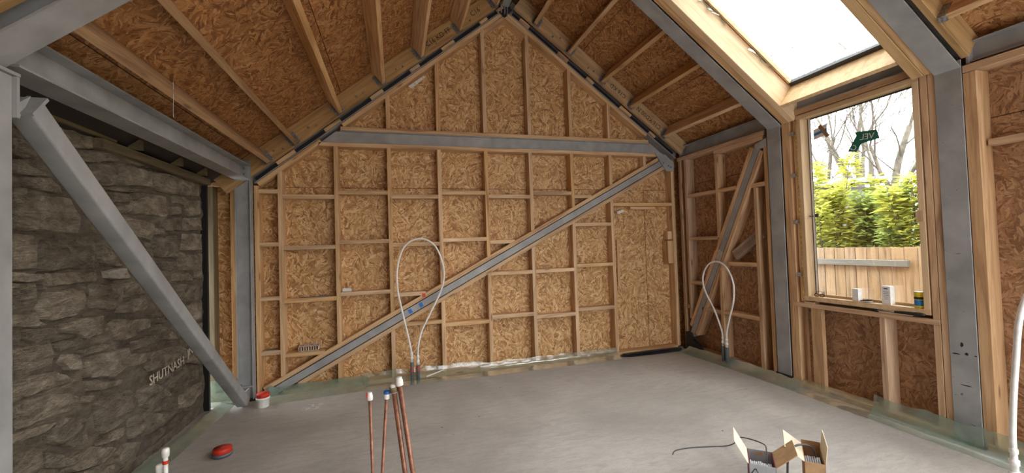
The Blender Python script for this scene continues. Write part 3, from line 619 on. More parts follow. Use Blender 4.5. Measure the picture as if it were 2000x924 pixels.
obj('pane_label', MB().add([(4.1500, 3.195, 2.595), (4.1500, 3.195, 2.622), (4.1500, 3.06, 2.645), (4.1500, 3.06, 2.618)], [(0, 1, 2, 3)]), 'blue_stripe', w1)
obj('pane_label', MB().add([(4.1496, 3.12, 2.70), (4.1496, 3.15, 2.68), (4.1496, 3.07, 2.55), (4.1496, 3.035, 2.565)], [(0, 1, 2, 3)]), 'sticker_brown', w1)
# frame clips
for i, z in enumerate((2.64, 2.20, 1.71, 1.16)):
    c = MB().box((XS-.004, 3.325, z), (XS-.001, 3.385, z+.04)); c.box((XS-.004, 3.325, z+.005), (4.10, 3.328, z+.035)); c.tube([(XS-.008, 3.35, z+.02), (XS-.004, 3.35, z+.02)], .005, 8)
    obj('frame_clip', c, 'alu', w1)
# ---- rooflight
w2m = MB(); 
def rl_box(mb, s0, s1, y0, y1, o0, o1): return mb.prism([Rp(s0, o0, y0), Rp(s1, o0, y0), Rp(s1, o0, y1), Rp(s0, o0, y1)], Rp(0, o1, 0)-Rp(0, o0, 0))
rl_box(w2m, 2.985, 3.02, 2.285, 3.31, -.0, .262)
w2 = obj('window_2', w2m, 'window_pine', kind='structure')
for a in ((2.94, 3.03, 2.27, 3.33, .263, .305), (1.27, 1.34, 2.27, 3.33, .263, .305), (1.34, 2.94, 3.285, 3.33, .263, .305), (1.34, 2.94, 2.27, 2.315, .263, .305)):
    obj('rooflight_frame', rl_box(MB(), *a), 'gasket' if a[0] > 2 or a[1]-a[0] < .1 else 'window_pine', w2)
obj('rooflight_pane', rl_box(MB(), 1.33, 2.95, 2.30, 3.30, .285, .290), 'glass', w2)
tm = MB(); tr = random.Random(4)
for s0, n in ((1.45, 9), (2.35, 6)):
    for k in range(n):
        s = s0+k*.06; a = [Rp(s, .255, 3.308), Rp(s+.07, .255, 3.308), Rp(s+.07+tr.uniform(-.02, .02), .255-tr.uniform(.01, .05), 3.300-tr.uniform(0, .02)), Rp(s, .255-tr.uniform(.01, .06), 3.295)]
        tm.add(a, [(0, 1, 2, 3)])
obj('torn_membrane', tm, 'film', w2)

# ================================================================ steel frame
def isec(t, a, b, up, depth=.152, width=.152, tf=.010, tw=.008, mat='steel', names=('top_flange', 'bottom_flange', 'web')):
    """I-section: a->b runs along the centre of the bottom flange face; up points across the depth"""
    a, b, up = Vector(a), Vector(b), Vector(up).normalized(); x = (b-a); w = x.cross(up).normalized()
    obj(names[1], MB().obox(a-w*width/2, x, w*width, up*tf), mat, t)
    obj(names[0], MB().obox(a-w*width/2+up*(depth-tf), x, w*width, up*tf), mat, t)
    obj(names[2], MB().obox(a-w*tw/2+up*tf, x, w*tw, up*(depth-2*tf)), mat, t)
def bolts(t, pts, d, r=.010, h=.012):
    for p in pts:
        p = Vector(p); d = Vector(d).normalized(); obj('bolt', MB().tube([p, p+d*h], r, 6), 'bolt', t)
G = 'portal frame steelwork'
# columns: room flange faces into the room
def column(x, side, y0, y1, z1, label, mat='steel', name='steel_column', z0=0):
    t = thing(name, label, 'steel column', (x, (y0+y1)/2, 0), G); yc = (y0+y1)/2
    isec(t, (x, yc, z0), (x, yc, z1), (side, 0, 0), .152, y1-y0, mat=mat, names=('back_flange', 'room_flange', 'web'))
    obj('base_plate', MB().box((min(x-side*.02, x+side*.17), y0-.02, 0), (max(x-side*.02, x+side*.17), y1+.02, .015)), 'steel_dark', t)
    return t
cA = column(-1.49, -1, F3[0], F3[1]+.01, 2.33, 'tall grey steel column at the left edge of the picture, in front of the stone wall')
obj('cap_plate', MB().box((-1.66, F3[0]-.01, 2.332), (-1.475, F3[1]+.03, 2.345)), 'steel', cA)
ep = obj('end_plate', MB().box((-1.62, F3[1]+.012, 2.16), (-1.475, F3[1]+.026, 2.33)), 'steel', cA)
bolts(ep, [(-1.52, F3[1]+.027, 2.25), (-1.52, F3[1]+.027, 2.20)], (0, 1, 0))
cB = column(-1.51, -1, 5.10, 5.185, 2.55, 'grey steel column in the far left corner between stone wall and gable')
obj('stiffener', MB().box((-1.65, 5.102, .145), (-1.52, 5.17, .157)), 'steel', cB)
cC = column(4.06, 1, 5.13, 5.185, 2.80, 'slim steel column edge in the far right corner of the room')
c2 = column(4.04, 1, F2[0]+.012, F2[1]+.012, 2.84, 'grey steel column between the braced bay and the left side of the window')
c3 = column(4.04, 1, F3[0], F3[1], 2.84, 'grey steel column right of the window with dark scuff marks near its foot', 'steel_mark')
# dark wrap at the feet
for (y0, y1) in ((3.47, 3.66),):
    obj('foot_wrap', MB().box((4.03, y0, 0), (4.15, y1, .09)), 'black', c2)
sm = MB(); 
for (y, z, w, h) in ((2.075, .73, .018, .035), (2.05, .665, .025, .022), (2.11, .655, .04, .012), (2.0, .66, .02, .01), (2.06, .43, .07, .008)):
    n_ = 11; sm.prism([(4.0387, y+w*.55*math.cos(6.283*k/n_)*R_.uniform(.6, 1.1), z+h*.55*math.sin(6.283*k/n_)*R_.uniform(.6, 1.1)) for k in range(n_)], (.0012, 0, 0))
obj('scuff_mark', sm, 'ink_black', c3)
def rafter(f, s0, s1, y0, y1, label, mat='steel'):
    t = thing('steel_rafter', label, 'steel rafter', f(s1, 0, (y0+y1)/2), G); yc = (y0+y1)/2
    isec(t, f(s0, -.012, yc), f(s1, -.012, yc), f(0, 1, 0)-f(0, 0, 0), .16, y1-y0, mat=mat); return t
rA = rafter(Lp, .03, 3.78, 5.185, 5.325, 'thin steel rafter edge running up the left slope of the gable')
rB = rafter(Rp, .03, 3.20, 5.185, 5.325, 'thin steel rafter edge running down the right slope of the gable')
rC = rafter(Rp, .03, 3.26, F2[0], F2[1], 'grey steel rafter along the far side of the rooflight')
rD = rafter(Rp, .03, 3.26, F3[0], F3[1], 'grey steel rafter along the near side of the rooflight')
rE = rafter(Lp, .03, 3.86, F3[0], F3[1], 'grey steel rafter crossing the top left corner above the nearest column')
t = thing('ridge_beam', 'grey steel ridge beam meeting the peak of the gable', 'steel beam', (RX, 5.1, RZ), G)
isec(t, (RX, .3, RZ+.012), (RX, 5.16, RZ+.012), (0, 0, 1), .2, .10)
obj('splice_plate', MB().box((RX-.06, 5.135, RZ-.075), (RX-.048, 5.17, RZ+.05)).box((RX+.02, 5.135, RZ-.11), (RX+.03, 5.17, RZ+.05)).box((RX-.012, 5.13, RZ-.09), (RX-.004, 5.17, RZ+.05)), 'steel', t)
obj('ridge_shade_plate', MB().prism([(RX-.12, 5.165, RZ-.02), (RX-.03, 5.165, RZ-.12), (RX+.0, 5.165, RZ-.13), (RX+.10, 5.165, RZ-.02), (RX, 5.165, RZ+.1)], (0, .005, 0)), 'steel_dark', t)  # flat dark plate; its colour stands for shade between the splice plates
# gable tie
t = thing('tie_beam', 'horizontal grey steel beam across the gable between two timber plates', 'steel beam', (1.5, 5.24, 2.86), G)
obj('bottom_flange', MB().box((-.82, 5.192, 2.860), (3.80, 5.30, 2.868)), 'steel', t); obj('top_flange', MB().box((-.60, 5.192, 2.994), (3.60, 5.30, 3.002)), 'steel', t)
obj('web', MB().prism([(-.80, 5.215, 2.869), (3.80, 5.215, 2.869), (3.64, 5.215, 2.993), (-.65, 5.215, 2.993)], (0, .008, 0)), 'steel', t)
gp = obj('gusset_plate', MB().prism([(3.66, 5.168, 2.86), (3.84, 5.168, 2.84), (3.98, 5.168, 2.72), (3.97, 5.168, 2.60), (3.84, 5.168, 2.60), (3.72, 5.168, 2.78)], (0, .010, 0)), 'steel', t)
bolts(gp, [(3.80, 5.168, 2.72), (3.88, 5.168, 2.68), (3.92, 5.168, 2.66)], (0, -1, 0))
# eaves beams
t = thing('eaves_beam', 'grey steel eaves beam running back along the top of the stone wall', 'steel beam', (-1.575, 3.6, 2.39), G)
isec(t, (-1.575, F3[1]+.06, 2.388), (-1.575, 5.165, 2.388), (0, 0, 1), .16, .15)
ep = obj('end_plate', MB().box((-1.66, 5.075, 2.38), (-1.50, 5.09, 2.60)), 'steel', t); bolts(ep, [(-1.555, 5.074, 2.45), (-1.555, 5.074, 2.51)], (0, -1, 0))
for nm, y0, y1, lb in (('eaves_beam', F2[1]+.03, 5.16, 'grey steel eaves beam over the braced bay left of the window'), ('eaves_beam', F3[1]+.015, F2[0]-.0, 'grey steel eaves beam glimpsed between window head and rooflight'), ('eaves_beam', .1, F3[0]-.015, 'grey steel eaves beam at the right edge, beyond the column with scuff marks')):
    t = thing(nm, lb, 'steel beam', (4.14, (y0+y1)/2, 2.81), G); bx, bz = (4.095, 2.892) if 2 < y0 < 3 else (4.135, 2.812); isec(t, (bx, y0, bz), (bx, y1, bz), (0, 0, 1), .152, .10, tf=.008)
    if y0 > 3 or y0 < 1: obj('end_plate', MB().box((4.075, (y1-.014 if y0 > 3 else y1-.014), 2.80), (4.19, y1, 3.06)), 'steel', t)
    if y0 > 3: bolts(t, [(4.128, y1-.10, 2.90)], (-1, 0, 0))
# diagonal braces
t = thing('diagonal_brace', 'long grey steel diagonal brace across the gable wall between timber battens', 'steel brace', (-1.35, 5.22, .04), G)
a, b = bpt(-1.33), bpt(3.82); a.y = b.y = 0
obj('bar', MB().obox(a+Vector((0, 5.19, 0))-bn*.039, b-a, bn*.078, (0, .075, 0)), 'steel', t)
obj('foot_plate', MB().prism([(-1.45, 5.165, .0), (-1.29, 5.165, .0), (-1.29, 5.165, .06), (-1.36, 5.165, .12), (-1.45, 5.165, .06)], (0, .012, 0)), 'steel', t)
for k, (x, s) in enumerate(((.155, 1), (.285, 1))):
    c = bpt(x); c.y = 5.1885
    mb = MB().obox(c-bd*.022-bn*.028, bd*.044, bn*.055, (0, .0012, 0))
    obj('blue_tape', mb, 'blue', t, label='scrap of blue tape')
t = thing('diagonal_brace', 'grey steel diagonal brace in the narrow bay between far right corner and window', 'steel brace', (4.08, 4.9, .25), G)
a, b = rbp(3.78), rbp(5.03); a.x = b.x = 0
obj('bar', MB().obox(a+Vector((4.052, 0, 0))-rbn*.039, b-a, rbn*.078, (.075, 0, 0)), 'steel', t)
obj('foot_shoe', MB().prism([(4.02, 5.12, .0), (4.02, 4.80, .0), (4.02, 4.84, .10), (4.02, 4.98, .17), (4.02, 5.02, .26), (4.02, 5.12, .26)], (.05, 0, 0)), 'black', t)
obj('head_plate', MB().prism([(4.045, 3.66, 2.60), (4.045, 3.80, 2.60), (4.045, 3.82, 2.66), (4.045, 3.66, 2.70)], (.01, 0, 0)), 'steel', t)
c = rbp(4.44); c.x = 4.05; obj('silver_tape', MB().obox(c-rbd*.07-rbn*.045, rbd*.14, rbn*.09, (-.002, 0, 0)), 'alu', t, label='wrap of silver tape')
t = thing('diagonal_brace', 'thick square grey steel brace slanting across the stone wall', 'steel brace', (-1.55, 4.9, .1), G)
a = Vector((-1.5, 2.335, 2.284)); b = Vector((-1.5, 4.93, .097)); d = (b-a).normalized(); up = Vector((0, -d.z, d.y)); up = up if up.z > 0 else -up
L = (b-a).length; r = .014; prof = []
for cx, cz, a0 in ((-r, -r, 0), (-.1+r, -r, 90), (-.1+r, -.1+r, 180), (-r, -.1+r, 270)):
    for k in range(5): q = math.radians(a0+k*22.5); prof.append((cx+r*math.cos(q), cz+r*math.sin(q)))
o_ = obj('square_tube', MB().prism([a+Vector((x, 0, 0))+up*z for x, z in prof], d*L), 'steel', t, True)
try: o_.data.set_sharp_from_angle(angle=math.radians(40))
except Exception: pass
obj('top_plate', MB().obox(a+Vector((.012, 0, 0))+up*.012, (-.13, 0, 0), up*-.125, -d*.014), 'steel', t)
obj('gusset_plate', MB().prism([(-1.545, 2.16, 2.18), (-1.545, 2.31, 2.30), (-1.545, 2.25, 2.18)], (.014, 0, 0)), 'steel', t); obj('foot_plate', MB().box((-1.56, 4.90, .0), (-1.545, 5.10, .14)), 'steel', t)

# ================================================================ plastic membrane
def sheet(name, label, path, prof, mat, seed, group='membrane along the wall feet'):
    """path: list of (floor point, inward->wall dir); prof list of (towards wall, height)"""
    mb = MB(); n = len(path); m = len(prof); rg = random.Random(seed)
    for i, (p, d) in enumerate(path):
        p, d = Vector(p), Vector(d)
        for j, (u, h) in enumerate(prof):
            wob = noise1(i*.55+seed, j)*.008*(1 if 0 < j < m-1 else .8)
            hh = h*(1+.10*noise1(i*.25+seed*2, 2)) + (abs(wob) if j else 0)+.003
            mb.v.append(p+d*(u+wob)+Vector((0, 0, hh)))
    for i in range(n-1):
        for j in range(m-1): a = i*m+j; mb.f.append((a, a+1, a+m+1, a+m))
    o = obj(name, mb, mat, None, True); tag(o, label, 'plastic sheet', group); return o
def lerp(a, b, n): return [tuple(a[k]+(b[k]-a[k])*i/n for k in range(len(a))) for i in range(n+1)]
Y = (0, 1, 0); X_ = (1, 0, 0)
sheet('plastic_sheet', 'crumpled green plastic sheet at the left end of the gable foot by the brace', [((x, y, 0), Y) for x, y in lerp((-1.36, 4.87), (-.33, 4.98), 22)], [(0, 0), (.05, .012), (.12, .03), (.18, .07), (.205, .115)], 'film_dense', 1)
sheet('plastic_sheet', 'clear green plastic sheet along the gable foot behind the left pipe loop', [((x, y, 0), Y) for x, y in lerp((-.40, 4.97), (1.02, 4.98), 30)], [(0, 0), (.04, .006), (.10, .02), (.15, .06), (.165, .10), (.17, .145)], 'film', 2)
sheet('plastic_sheet', 'shiny creased plastic sheet along the middle of the gable foot', [((x, y, 0), Y) for x, y in lerp((.98, 4.965), (2.92, 5.02), 40)], [(0, 0), (.04, .006), (.09, .03), (.11, .035), (.14, .08), (.15, .12)], 'film', 3)
sheet('plastic_sheet', 'green plastic sheet on the floor in the far right corner', [((x, y, 0), X_) for x, y in lerp((3.82, 5.05), (3.86, 4.35), 16)], [(0, 0), (.08, .01), (.15, .03), (.19, .06)], 'film_dense', 4)
sheet('plastic_sheet', 'green plastic sheet below the bay with the right pipe loop', [((x, y, 0), X_) for x, y in lerp((3.86, 4.35), (3.87, 3.30), 24)], [(0, 0), (.05, .006), (.10, .02), (.15, .055), (.17, .075)], 'film_dense', 5)
sheet('plastic_sheet', 'clear plastic sheet turned up under the window bay', [((x, y, 0), X_) for x, y in lerp((3.86, 3.33), (3.84, 2.62), 20)], [(0, 0), (.04, .006), (.09, .02), (.14, .06), (.16, .10)], 'film', 6)
sheet('plastic_sheet', 'upright green plastic sheet lapped across the scuffed column foot', [((x, y, 0), X_) for x, y in lerp((3.85, 2.64), (3.80, .6), 44)], [(0, 0), (.03, .006), (.08, .03), (.10, .08), (.115, .17)], 'film_dense', 7)
sheet('plastic_sheet', 'green plastic sheet lying along the foot of the stone wall', [((x, y, 0), (-1, .0, 0)) for x, y in lerp((-1.66, 5.05), (-1.74, 2.2), 46)], [(0, 0), (.03, .006), (.07, .012), (.10, .03), (.13, .035)], 'film_dense', 8)
sheet('plastic_sheet', 'green plastic sheet bunched up beside the far left column', [((x, y, 0), Y) for x, y in lerp((-1.95, 4.99), (-1.63, 5.02), 10)], [(0, 0), (.03, .05), (.08, .10), (.12, .16), (.16, .22)], 'film_dense', 9)
o = obj('membrane_fold', MB().prism([(2.96, 5.10, .004), (3.10, 5.06, .004), (3.5, 5.05, .004), (3.9, 5.07, .004), (3.9, 5.07, .045), (3.4, 5.06, .05), (3.0, 5.09, .035)], (0, .05, 0)), 'black'); tag(o, 'folded black membrane on the floor at the right end of the gable foot', 'membrane')

# ================================================================ pipes
def hose_loop(label, base, d, pts, r=.011, sleeve='grey_sleeve', h0=.0):
    """two ends rise from base (separated along d) and meet in a tall loop"""
    t = thing('pipe_loop', label, 'water pipe', base, 'white pipe loops')
    obj('pipe', MB().tube(smooth_path(pts, 8), r, 10), 'white', t, True)
    for e in (pts[0], pts[-1]):
        e = Vector(e); dz = Vector((0, 0, 1))
        sl = obj('sleeve', MB().lathe((e.x, e.y, 0), [(.014, .0), (.021, .002), (.021, e.z-.11), (.019, e.z-.10), (.006, e.z-.10)], 12), sleeve, t, True)
        obj('fitting', MB().lathe((e.x, e.y, e.z-.10), [(.008, 0), (.015, .001), (.015, .03), (.019, .032), (.019, .055), (.013, .058), (.013, .085), (.016, .088), (.016, .105), (.009, .12)], 14), 'white', t, True)
    return t
yb = 5.075
tp = hose_loop('white pipe looped tall in front of the gable wall left of centre', (.18, yb, 0), X_, [(.155, yb, .34), (.14, yb, .44), (.08, yb, .75), (.015, yb, 1.1), (.02, yb, 1.38), (.11, yb, 1.62), (.29, yb, 1.70), (.46, yb, 1.61), (.555, yb, 1.36), (.54, yb, 1.12), (.40, yb, .83), (.28, yb, .60), (.235, yb, .42), (.225, yb, .30)])
for x in (.155, .225):
    for z in (.13, .165): obj('tape_band', MB().lathe((x, yb, z), [(.015, 0), (.0222, .001), (.0222, .014), (.015, .015)], 12), 'red', [c for c in tp.children if c.name.startswith('sleeve')][0 if x < .2 else 1], label='red tape band')
xb = 3.985
hose_loop('white pipe looped in front of the slanting brace in the right-hand bay', (xb, 4.38, 0), Y, [(xb, 4.375, .32), (xb, 4.39, .42), (xb, 4.50, .66), (xb, 4.655, .90), (xb, 4.68, 1.08), (xb, 4.58, 1.24), (xb, 4.43, 1.29), (xb, 4.27, 1.23), (xb, 4.165, 1.04), (xb, 4.17, .82), (xb, 4.25, .58), (xb, 4.30, .42), (xb, 4.31, .31)])
def D2(x, y, z): return Vector((x, y, z))
t = hose_loop('white pipe rising at the right edge of the picture near the camera', (2.86, 1.30, 0), Y, [(2.86, 1.30, .50), (2.865, 1.30, .62), (2.88, 1.285, .9), (2.915, 1.262, 1.2), (3.03, 1.20, 1.42), (3.2, 1.10, 1.5), (3.36, 1.0, 1.4), (3.42, .98, 1.1), (3.40, 1.0, .8), (3.36, 1.03, .58), (3.355, 1.03, .48)], .0125, 'white')
CP = [('thin copper pipe with a white cap marked red, leftmost of the four', (-.137, 2.136, .852), (-.125, 2.156, .0), .0075, 'red', 'white'),
      ('thin copper pipe with a white cap marked blue, second from left', (-.059, 2.114, .856), (-.125, 2.145, .0), .0075, 'blue', 'white'),
      ('thicker copper pipe with an olive-taped cap, third from left', (-.024, 2.103, .885), (.072, 2.103, .0), .0115, 'timber_dull', 'white'),
      ('tallest thick copper pipe with a plain white cap, rightmost of the four', (.003, 2.094, .918), (.115, 2.088, .0), .0115, None, 'white')]
for lb, top, bot, r, tape, cap in CP:
    t = thing('copper_pipe', lb, 'copper pipe', bot, 'capped copper pipes in the foreground'); top, bot = Vector(top), Vector(bot); u = (top-bot).normalized()
    obj('pipe', MB().tube([bot, top], r, 14), 'copper', t, True)
    R = r+.007; h = .036 if r < .01 else .040; prof = [(0, .5), (.001, R*.92), (.004, R), (h*.62, R*1.0), (h*.66, R*.86), (h*.95, R*.82), (h, R*.6)]
    c0 = top-u*.004
    cp = obj('cap', MB().tube([c0+u*z for z, _ in prof], [min(q, R) for _, q in prof], 14), cap, t, True)
    if tape:
        if tape == 'red': mb = MB().box((top.x-R-.001, top.y-.010, top.z+.008), (top.x-R*.35, top.y+.006, top.z+.030))
        elif tape == 'blue': mb = MB().tube([c0+u*.024, c0+u*.037], R+.0008, 14)
        else: mb = MB().tube([c0+u*.002, c0+u*.026], R+.0008, 14)
        obj('tape_mark', mb, tape, cp, label=('olive' if tape == 'timber_dull' else tape)+' tape')
for lb, x, y, z, tape in (('short white pipe stub with a red band beside the stone wall', -1.205, 2.655, .545, 'red'), ('lower white pipe stub with a blue band beside the stone wall', -1.245, 2.68, .455, 'blue')):
    t = thing('pipe_stub', lb, 'plastic pipe', (x, y, 0), None); obj('pipe', MB().lathe((x, y, 0), [(.011, 0), (.011, z-.03)], 12), 'white', t, True)
    obj('cap', MB().lathe((x, y, z-.04), [(.011, 0), (.016, .004), (.018, .03), (.017, .045), (.010, .05)], 14), 'white', t, True)
    obj('tape_band', MB().lathe((x, y, z-.075), [(.011, 0), (.0135, .001), (.0135, .018), (.011, .019)], 12), tape, t, label=tape+' tape band')

# ================================================================ small things on the floor
def tub(x, y, r, h, lidh, label, drop=0):
    t = thing('tub', label, 'tub', (x, y, 0), None)
    obj('body', MB().lathe((x, y, 0), [(r*.86, 0), (r*.9, .004), (r*.97, h-.02), (r*1.05, h-.018), (r*1.05, h), (r*.9, h)], 28), 'white' if not drop else 'grey_sleeve', t, True)
    obj('lid', MB().lathe((x, y, h-.004), [(r*.9, 0), (r*.98, .001), (r*1.0, lidh*.8), (r*.95, lidh), (r*.85, lidh*.93), (r*.5, lidh*.9), (.001, lidh*.88)], 28), 'red', t, True)
tub(-1.355, 4.86, .062, .10, .045, 'white tub with red lid standing by the foot of the left column')
tub(-1.345, 3.79, .066, .03, .04, 'low pipe socket with a red cap set in the concrete floor', 1)
# dried mortar print of a perforated brick
mp = MB(); 
for i in range(2):
    for j in range(2):
        q = Vector((-.94+i*.10+j*.02, 4.60+j*.085, .0)); mp.box((q.x, q.y, .0), (q.x+.075, q.y+.055, .002))
o = obj('mortar_print', mp, 'brick_mark'); tag(o, 'pale square mortar print left on the floor in front of the brace foot', 'mortar mark')
o = obj('white_offcut', MB().obox((.32, 5.02, .06), (.20, .02, .05), (0, .012, 0), (-.003, 0, .012)), 'paper'); tag(o, 'thin white strip lying on the plastic right of the left pipe loop', 'offcut')
o = obj('small_offcut', MB().prism([(.93, 2.62, 0), (1.0, 2.66, 0), (1.05, 2.60, 0), (.98, 2.57, 0)], (0, 0, .012)), 'black'); tag(o, 'small dark scrap on the floor at the bottom of the picture', 'scrap')
# ---- boxes of cable
def carton(x, y, ang, w, d, h, label, sides, flaps, coil_label, coil_rows, inner='card'):
    t = thing('cardboard_box', label, 'box', (x, y, 0), 'open boxes of cable'); mt = Matrix.Translation((x, y, 0)) @ Matrix.Rotation(ang, 4, 'Z')
    def T(mb): mb.v = [mt @ v for v in mb.v]; return mb
    c = .004; hw, hd = w/2, d/2
    obj('front_panel', T(MB().box((-hw, -hd, 0), (hw, -hd+c, h))), sides[0], t); obj('back_panel', T(MB().box((-hw, hd-c, 0), (hw, hd, h))), sides[1], t)
    obj('side_panel', T(MB().box((-hw, -hd, 0), (-hw+c, hd, h))), sides[2], t); obj('side_panel', T(MB().box((hw-c, -hd, 0), (hw, hd, h))), sides[3], t)
    obj('base_panel', T(MB().box((-hw, -hd, 0), (hw, hd, c))), 'card', t)
    for (side, a, length, mat) in flaps:
        ca, sa = math.cos(a), math.sin(a)
        if side == 'L': mb = MB().obox((-hw, -hd, h), (0, d, 0), (-length*ca, 0, length*sa), (-c*sa, 0, -c*ca))
        elif side == 'R': mb = MB().obox((hw, -hd, h), (0, d, 0), (length*ca, 0, length*sa), (c*sa, 0, -c*ca))
        elif side == 'B': mb = MB().obox((-hw, hd, h), (w, 0, 0), (0, length*ca, length*sa), (0, c*sa, -c*ca))
        else: mb = MB().obox((-hw, -hd, h), (w, 0, 0), (0, -length*ca, length*sa), (0, -c*sa, -c*ca))
        obj('flap', T(mb), mat, t)
    k = thing('cable_coil', coil_label, 'cable', (x, y, .01), 'coils of cable in boxes')
    mb = MB(); r0 = hd-.012; rv = (h-.045)/2; n = coil_rows
    for i in range(n):
        cx = -hw+.016+(w-.032)*i/(n-1); rr_ = r0-R_.uniform(0, .008)
        mb.tube([mt @ Vector((cx+.002*math.sin(q*3), rr_*math.cos(q), .012+rv+rr_/r0*rv*math.sin(q))) for q in [j*2*math.pi/22 for j in range(23)]], (w-.03)/n*.52, 7, False)
    obj('coil', mb, 'cable', k, True)
    return t, k, mt
b1, k1, m1 = carton(2.084, 2.027, -.74, .138, .20, .25, 'open grey-printed cardboard box of cable, left of the pair', ('card_grey', 'card_grey', 'maroon', 'maroon'), [('L', math.radians(60), .14, 'card_light'), ('R', math.radians(42), .14, 'card')], 'coil of pale cable filling the left cardboard box', 11)
tri = MB()
for k in range(3):
    q0, q1 = math.radians(90+k*120), math.radians(90+(k+1)*120); c = Vector((-.036, -.1015, .205))
    p0 = c+Vector((math.cos(q0), 0, math.sin(q0)))*.024; p1 = c+Vector((math.cos(q1), 0, math.sin(q1)))*.024; e = (p1-p0)
    tri.tube([p0+e*.12, p0+e*.80], .0016, 5); tri.tube([p0+e*.80, p0+e*.96], [.005, .0004], 5)
tri.v = [m1 @ v for v in tri.v]; obj('recycling_mark', tri, 'ink_black', b1)
hs = MB().obox((-.02, .0955, .222), (.036, 0, 0), (0, 0, .016), (0, -.002, 0)); hs.v = [m1 @ v for v in hs.v]; obj('hand_hole', hs, 'card', b1, label='punched hand hole')
b2, k2, m2 = carton(2.414, 1.965, -.82, .10, .26, .25, 'open brown cardboard box of cable, right of the pair', ('card', 'card', 'card', 'card'), [('L', math.radians(34), .115, 'card_light'), ('R', math.radians(84), .105, 'card_light'), ('B', math.radians(75), .02, 'card')], 'loose coil of pale cable in the right cardboard box', 7)
def cable(label, pts, mat, r=.004, group=None):
    o = obj('cable', MB().tube(smooth_path(pts, 8), r, 8), mat, None, True); return tag(o, label, 'cable', group)
cable('dark cable trailing left across the floor out of the left box', [m1 @ Vector((.03, .0, .20)), m1 @ Vector((.035, .05, .27)), m1 @ Vector((.02, .12, .285)), (2.26, 2.36, .20), (2.37, 2.54, .06), (2.36, 2.62, .008), (2.24, 2.66, .005), (2.10, 2.69, .005), (1.98, 2.69, .005), (1.925, 2.65, .005)], 'cable_dark')
cable('grey cable arching out of the right box and down to the floor', [m2 @ Vector((.02, .02, .20)), m2 @ Vector((.0, .03, .27)), m2 @ Vector((-.07, .0, .285)), m2 @ Vector((-.12, -.03, .24)), m2 @ Vector((-.135, -.04, .12)), m2 @ Vector((-.13, -.05, .01))], 'cable_dark', .006)

# ================================================================ things resting on noggins
t = thing('perforated_brick', 'pale perforated clay brick lying on a low noggin at the left of the gable', 'brick', (-.985, 5.25, .449))
mb = MB(); x0, x1, y0, y1, z0, z1 = -1.09, -.875, 5.21, 5.312, .4495, .5145
mb.box((x0, y0, z1-.012), (x1, y0+.012, z1)); mb.box((x0, y0, z0), (x1, y1, z0+.008))
for i in range(9): x = x0+(x1-x0-.010)*i/8; mb.box((x, y0, z0), (x+.010, y1, z1-.002))
mb.box((x0, y1-.01, z0), (x1, y1, z1)); obj('body', mb, 'brick_grey', t)
for i in range(3): obj('core_ring', MB().lathe((x0+.035+i*.07, (y0+y1)/2, z1-.006), [(.016, 0), (.029, 0), (.029, .007), (.022, .0075), (.016, .006)], 16), 'brick_grey', t, True)
zt = 1.053+.048
o = obj('tape_roll', MB().tube([(-.605, 5.225, zt+.022), (-.515, 5.215, zt+.022)], .022, 16), 'white'); tag(o, 'small white roll lying on a noggin beside the third stud from the left', 'roll')
t = thing('tape_roll', 'red roll of tape lying on the noggin behind the left pipe loop', 'roll', (.05, 5.24, 1.056)); obj('body', MB().lathe((.07, 5.245, 1.0555), [(.035, 0), (.056, 0), (.056, .022), (.035, .022), (.035, 0)], 20), 'red', t, True)
o = obj('putty_knife', MB().obox((-1.06, 5.22, 1.059), (.20, .01, 0), (0, .025, 0), (0, 0, .006)).obox((-.86, 5.225, 1.059), (.10, .01, 0), (0, .018, 0), (0, 0, .014)), 'grey_sleeve'); tag(o, 'dark flat knife lying on a noggin left of the white roll', 'knife')
o = obj('metal_offcut', MB().obox((-1.42, 5.22, .4955), (.12, .01, 0), (0, .03, 0), (0, 0, .006)), 'grey_sleeve'); tag(o, 'grey metal offcut on the lowest noggin by the left column', 'offcut')
o = obj('batten_offcut', MB().obox((3.03, 5.18, 1.98), (.08, -.03, .03), (0, .06, .01), (-.02, 0, .03)), 'paper'); tag(o, 'white scrap hanging under the noggin at the right of the gable', 'scrap')
o = obj('paper_scrap', MB().prism([(.20, 5.165, 3.58), (.24, 5.165, 3.55), (.42, 5.165, 3.72), (.38, 5.165, 3.72)], (0, .003, 0)), 'paper'); tag(o, 'white paper scrap caught under the left slope of the gable', 'paper')
rd = MB(); rd.box((.30, DY-.0015, .985), (.34, DY+.003, 1.03)); o = obj('marker_patch', rd, 'red'); tag(o, 'red marker patch on the noggin behind the left pipe loop', 'mark')
o = board('leaning_plank', Vector((4.105, 4.235, 1.365)), Vector((4.125, 3.83, 1.635)), .125, .04, (0, .55, .83), 'timber_old'); tag(o, 'short weathered plank offcut leaning in the bay left of the window', 'plank')
o = obj('hanging_wire', MB().tube([(-1.30, 3.0, 2.66), (-1.30, 3.0, 2.60), (-1.302, 3.0, 2.44)], .0012, 5).tube([(-1.302, 3, 2.445), (-1.302, 3, 2.435)], .004, 6), 'bolt'); tag(o, 'thin wire hanging from the roof in front of the left eaves beam', 'wire')

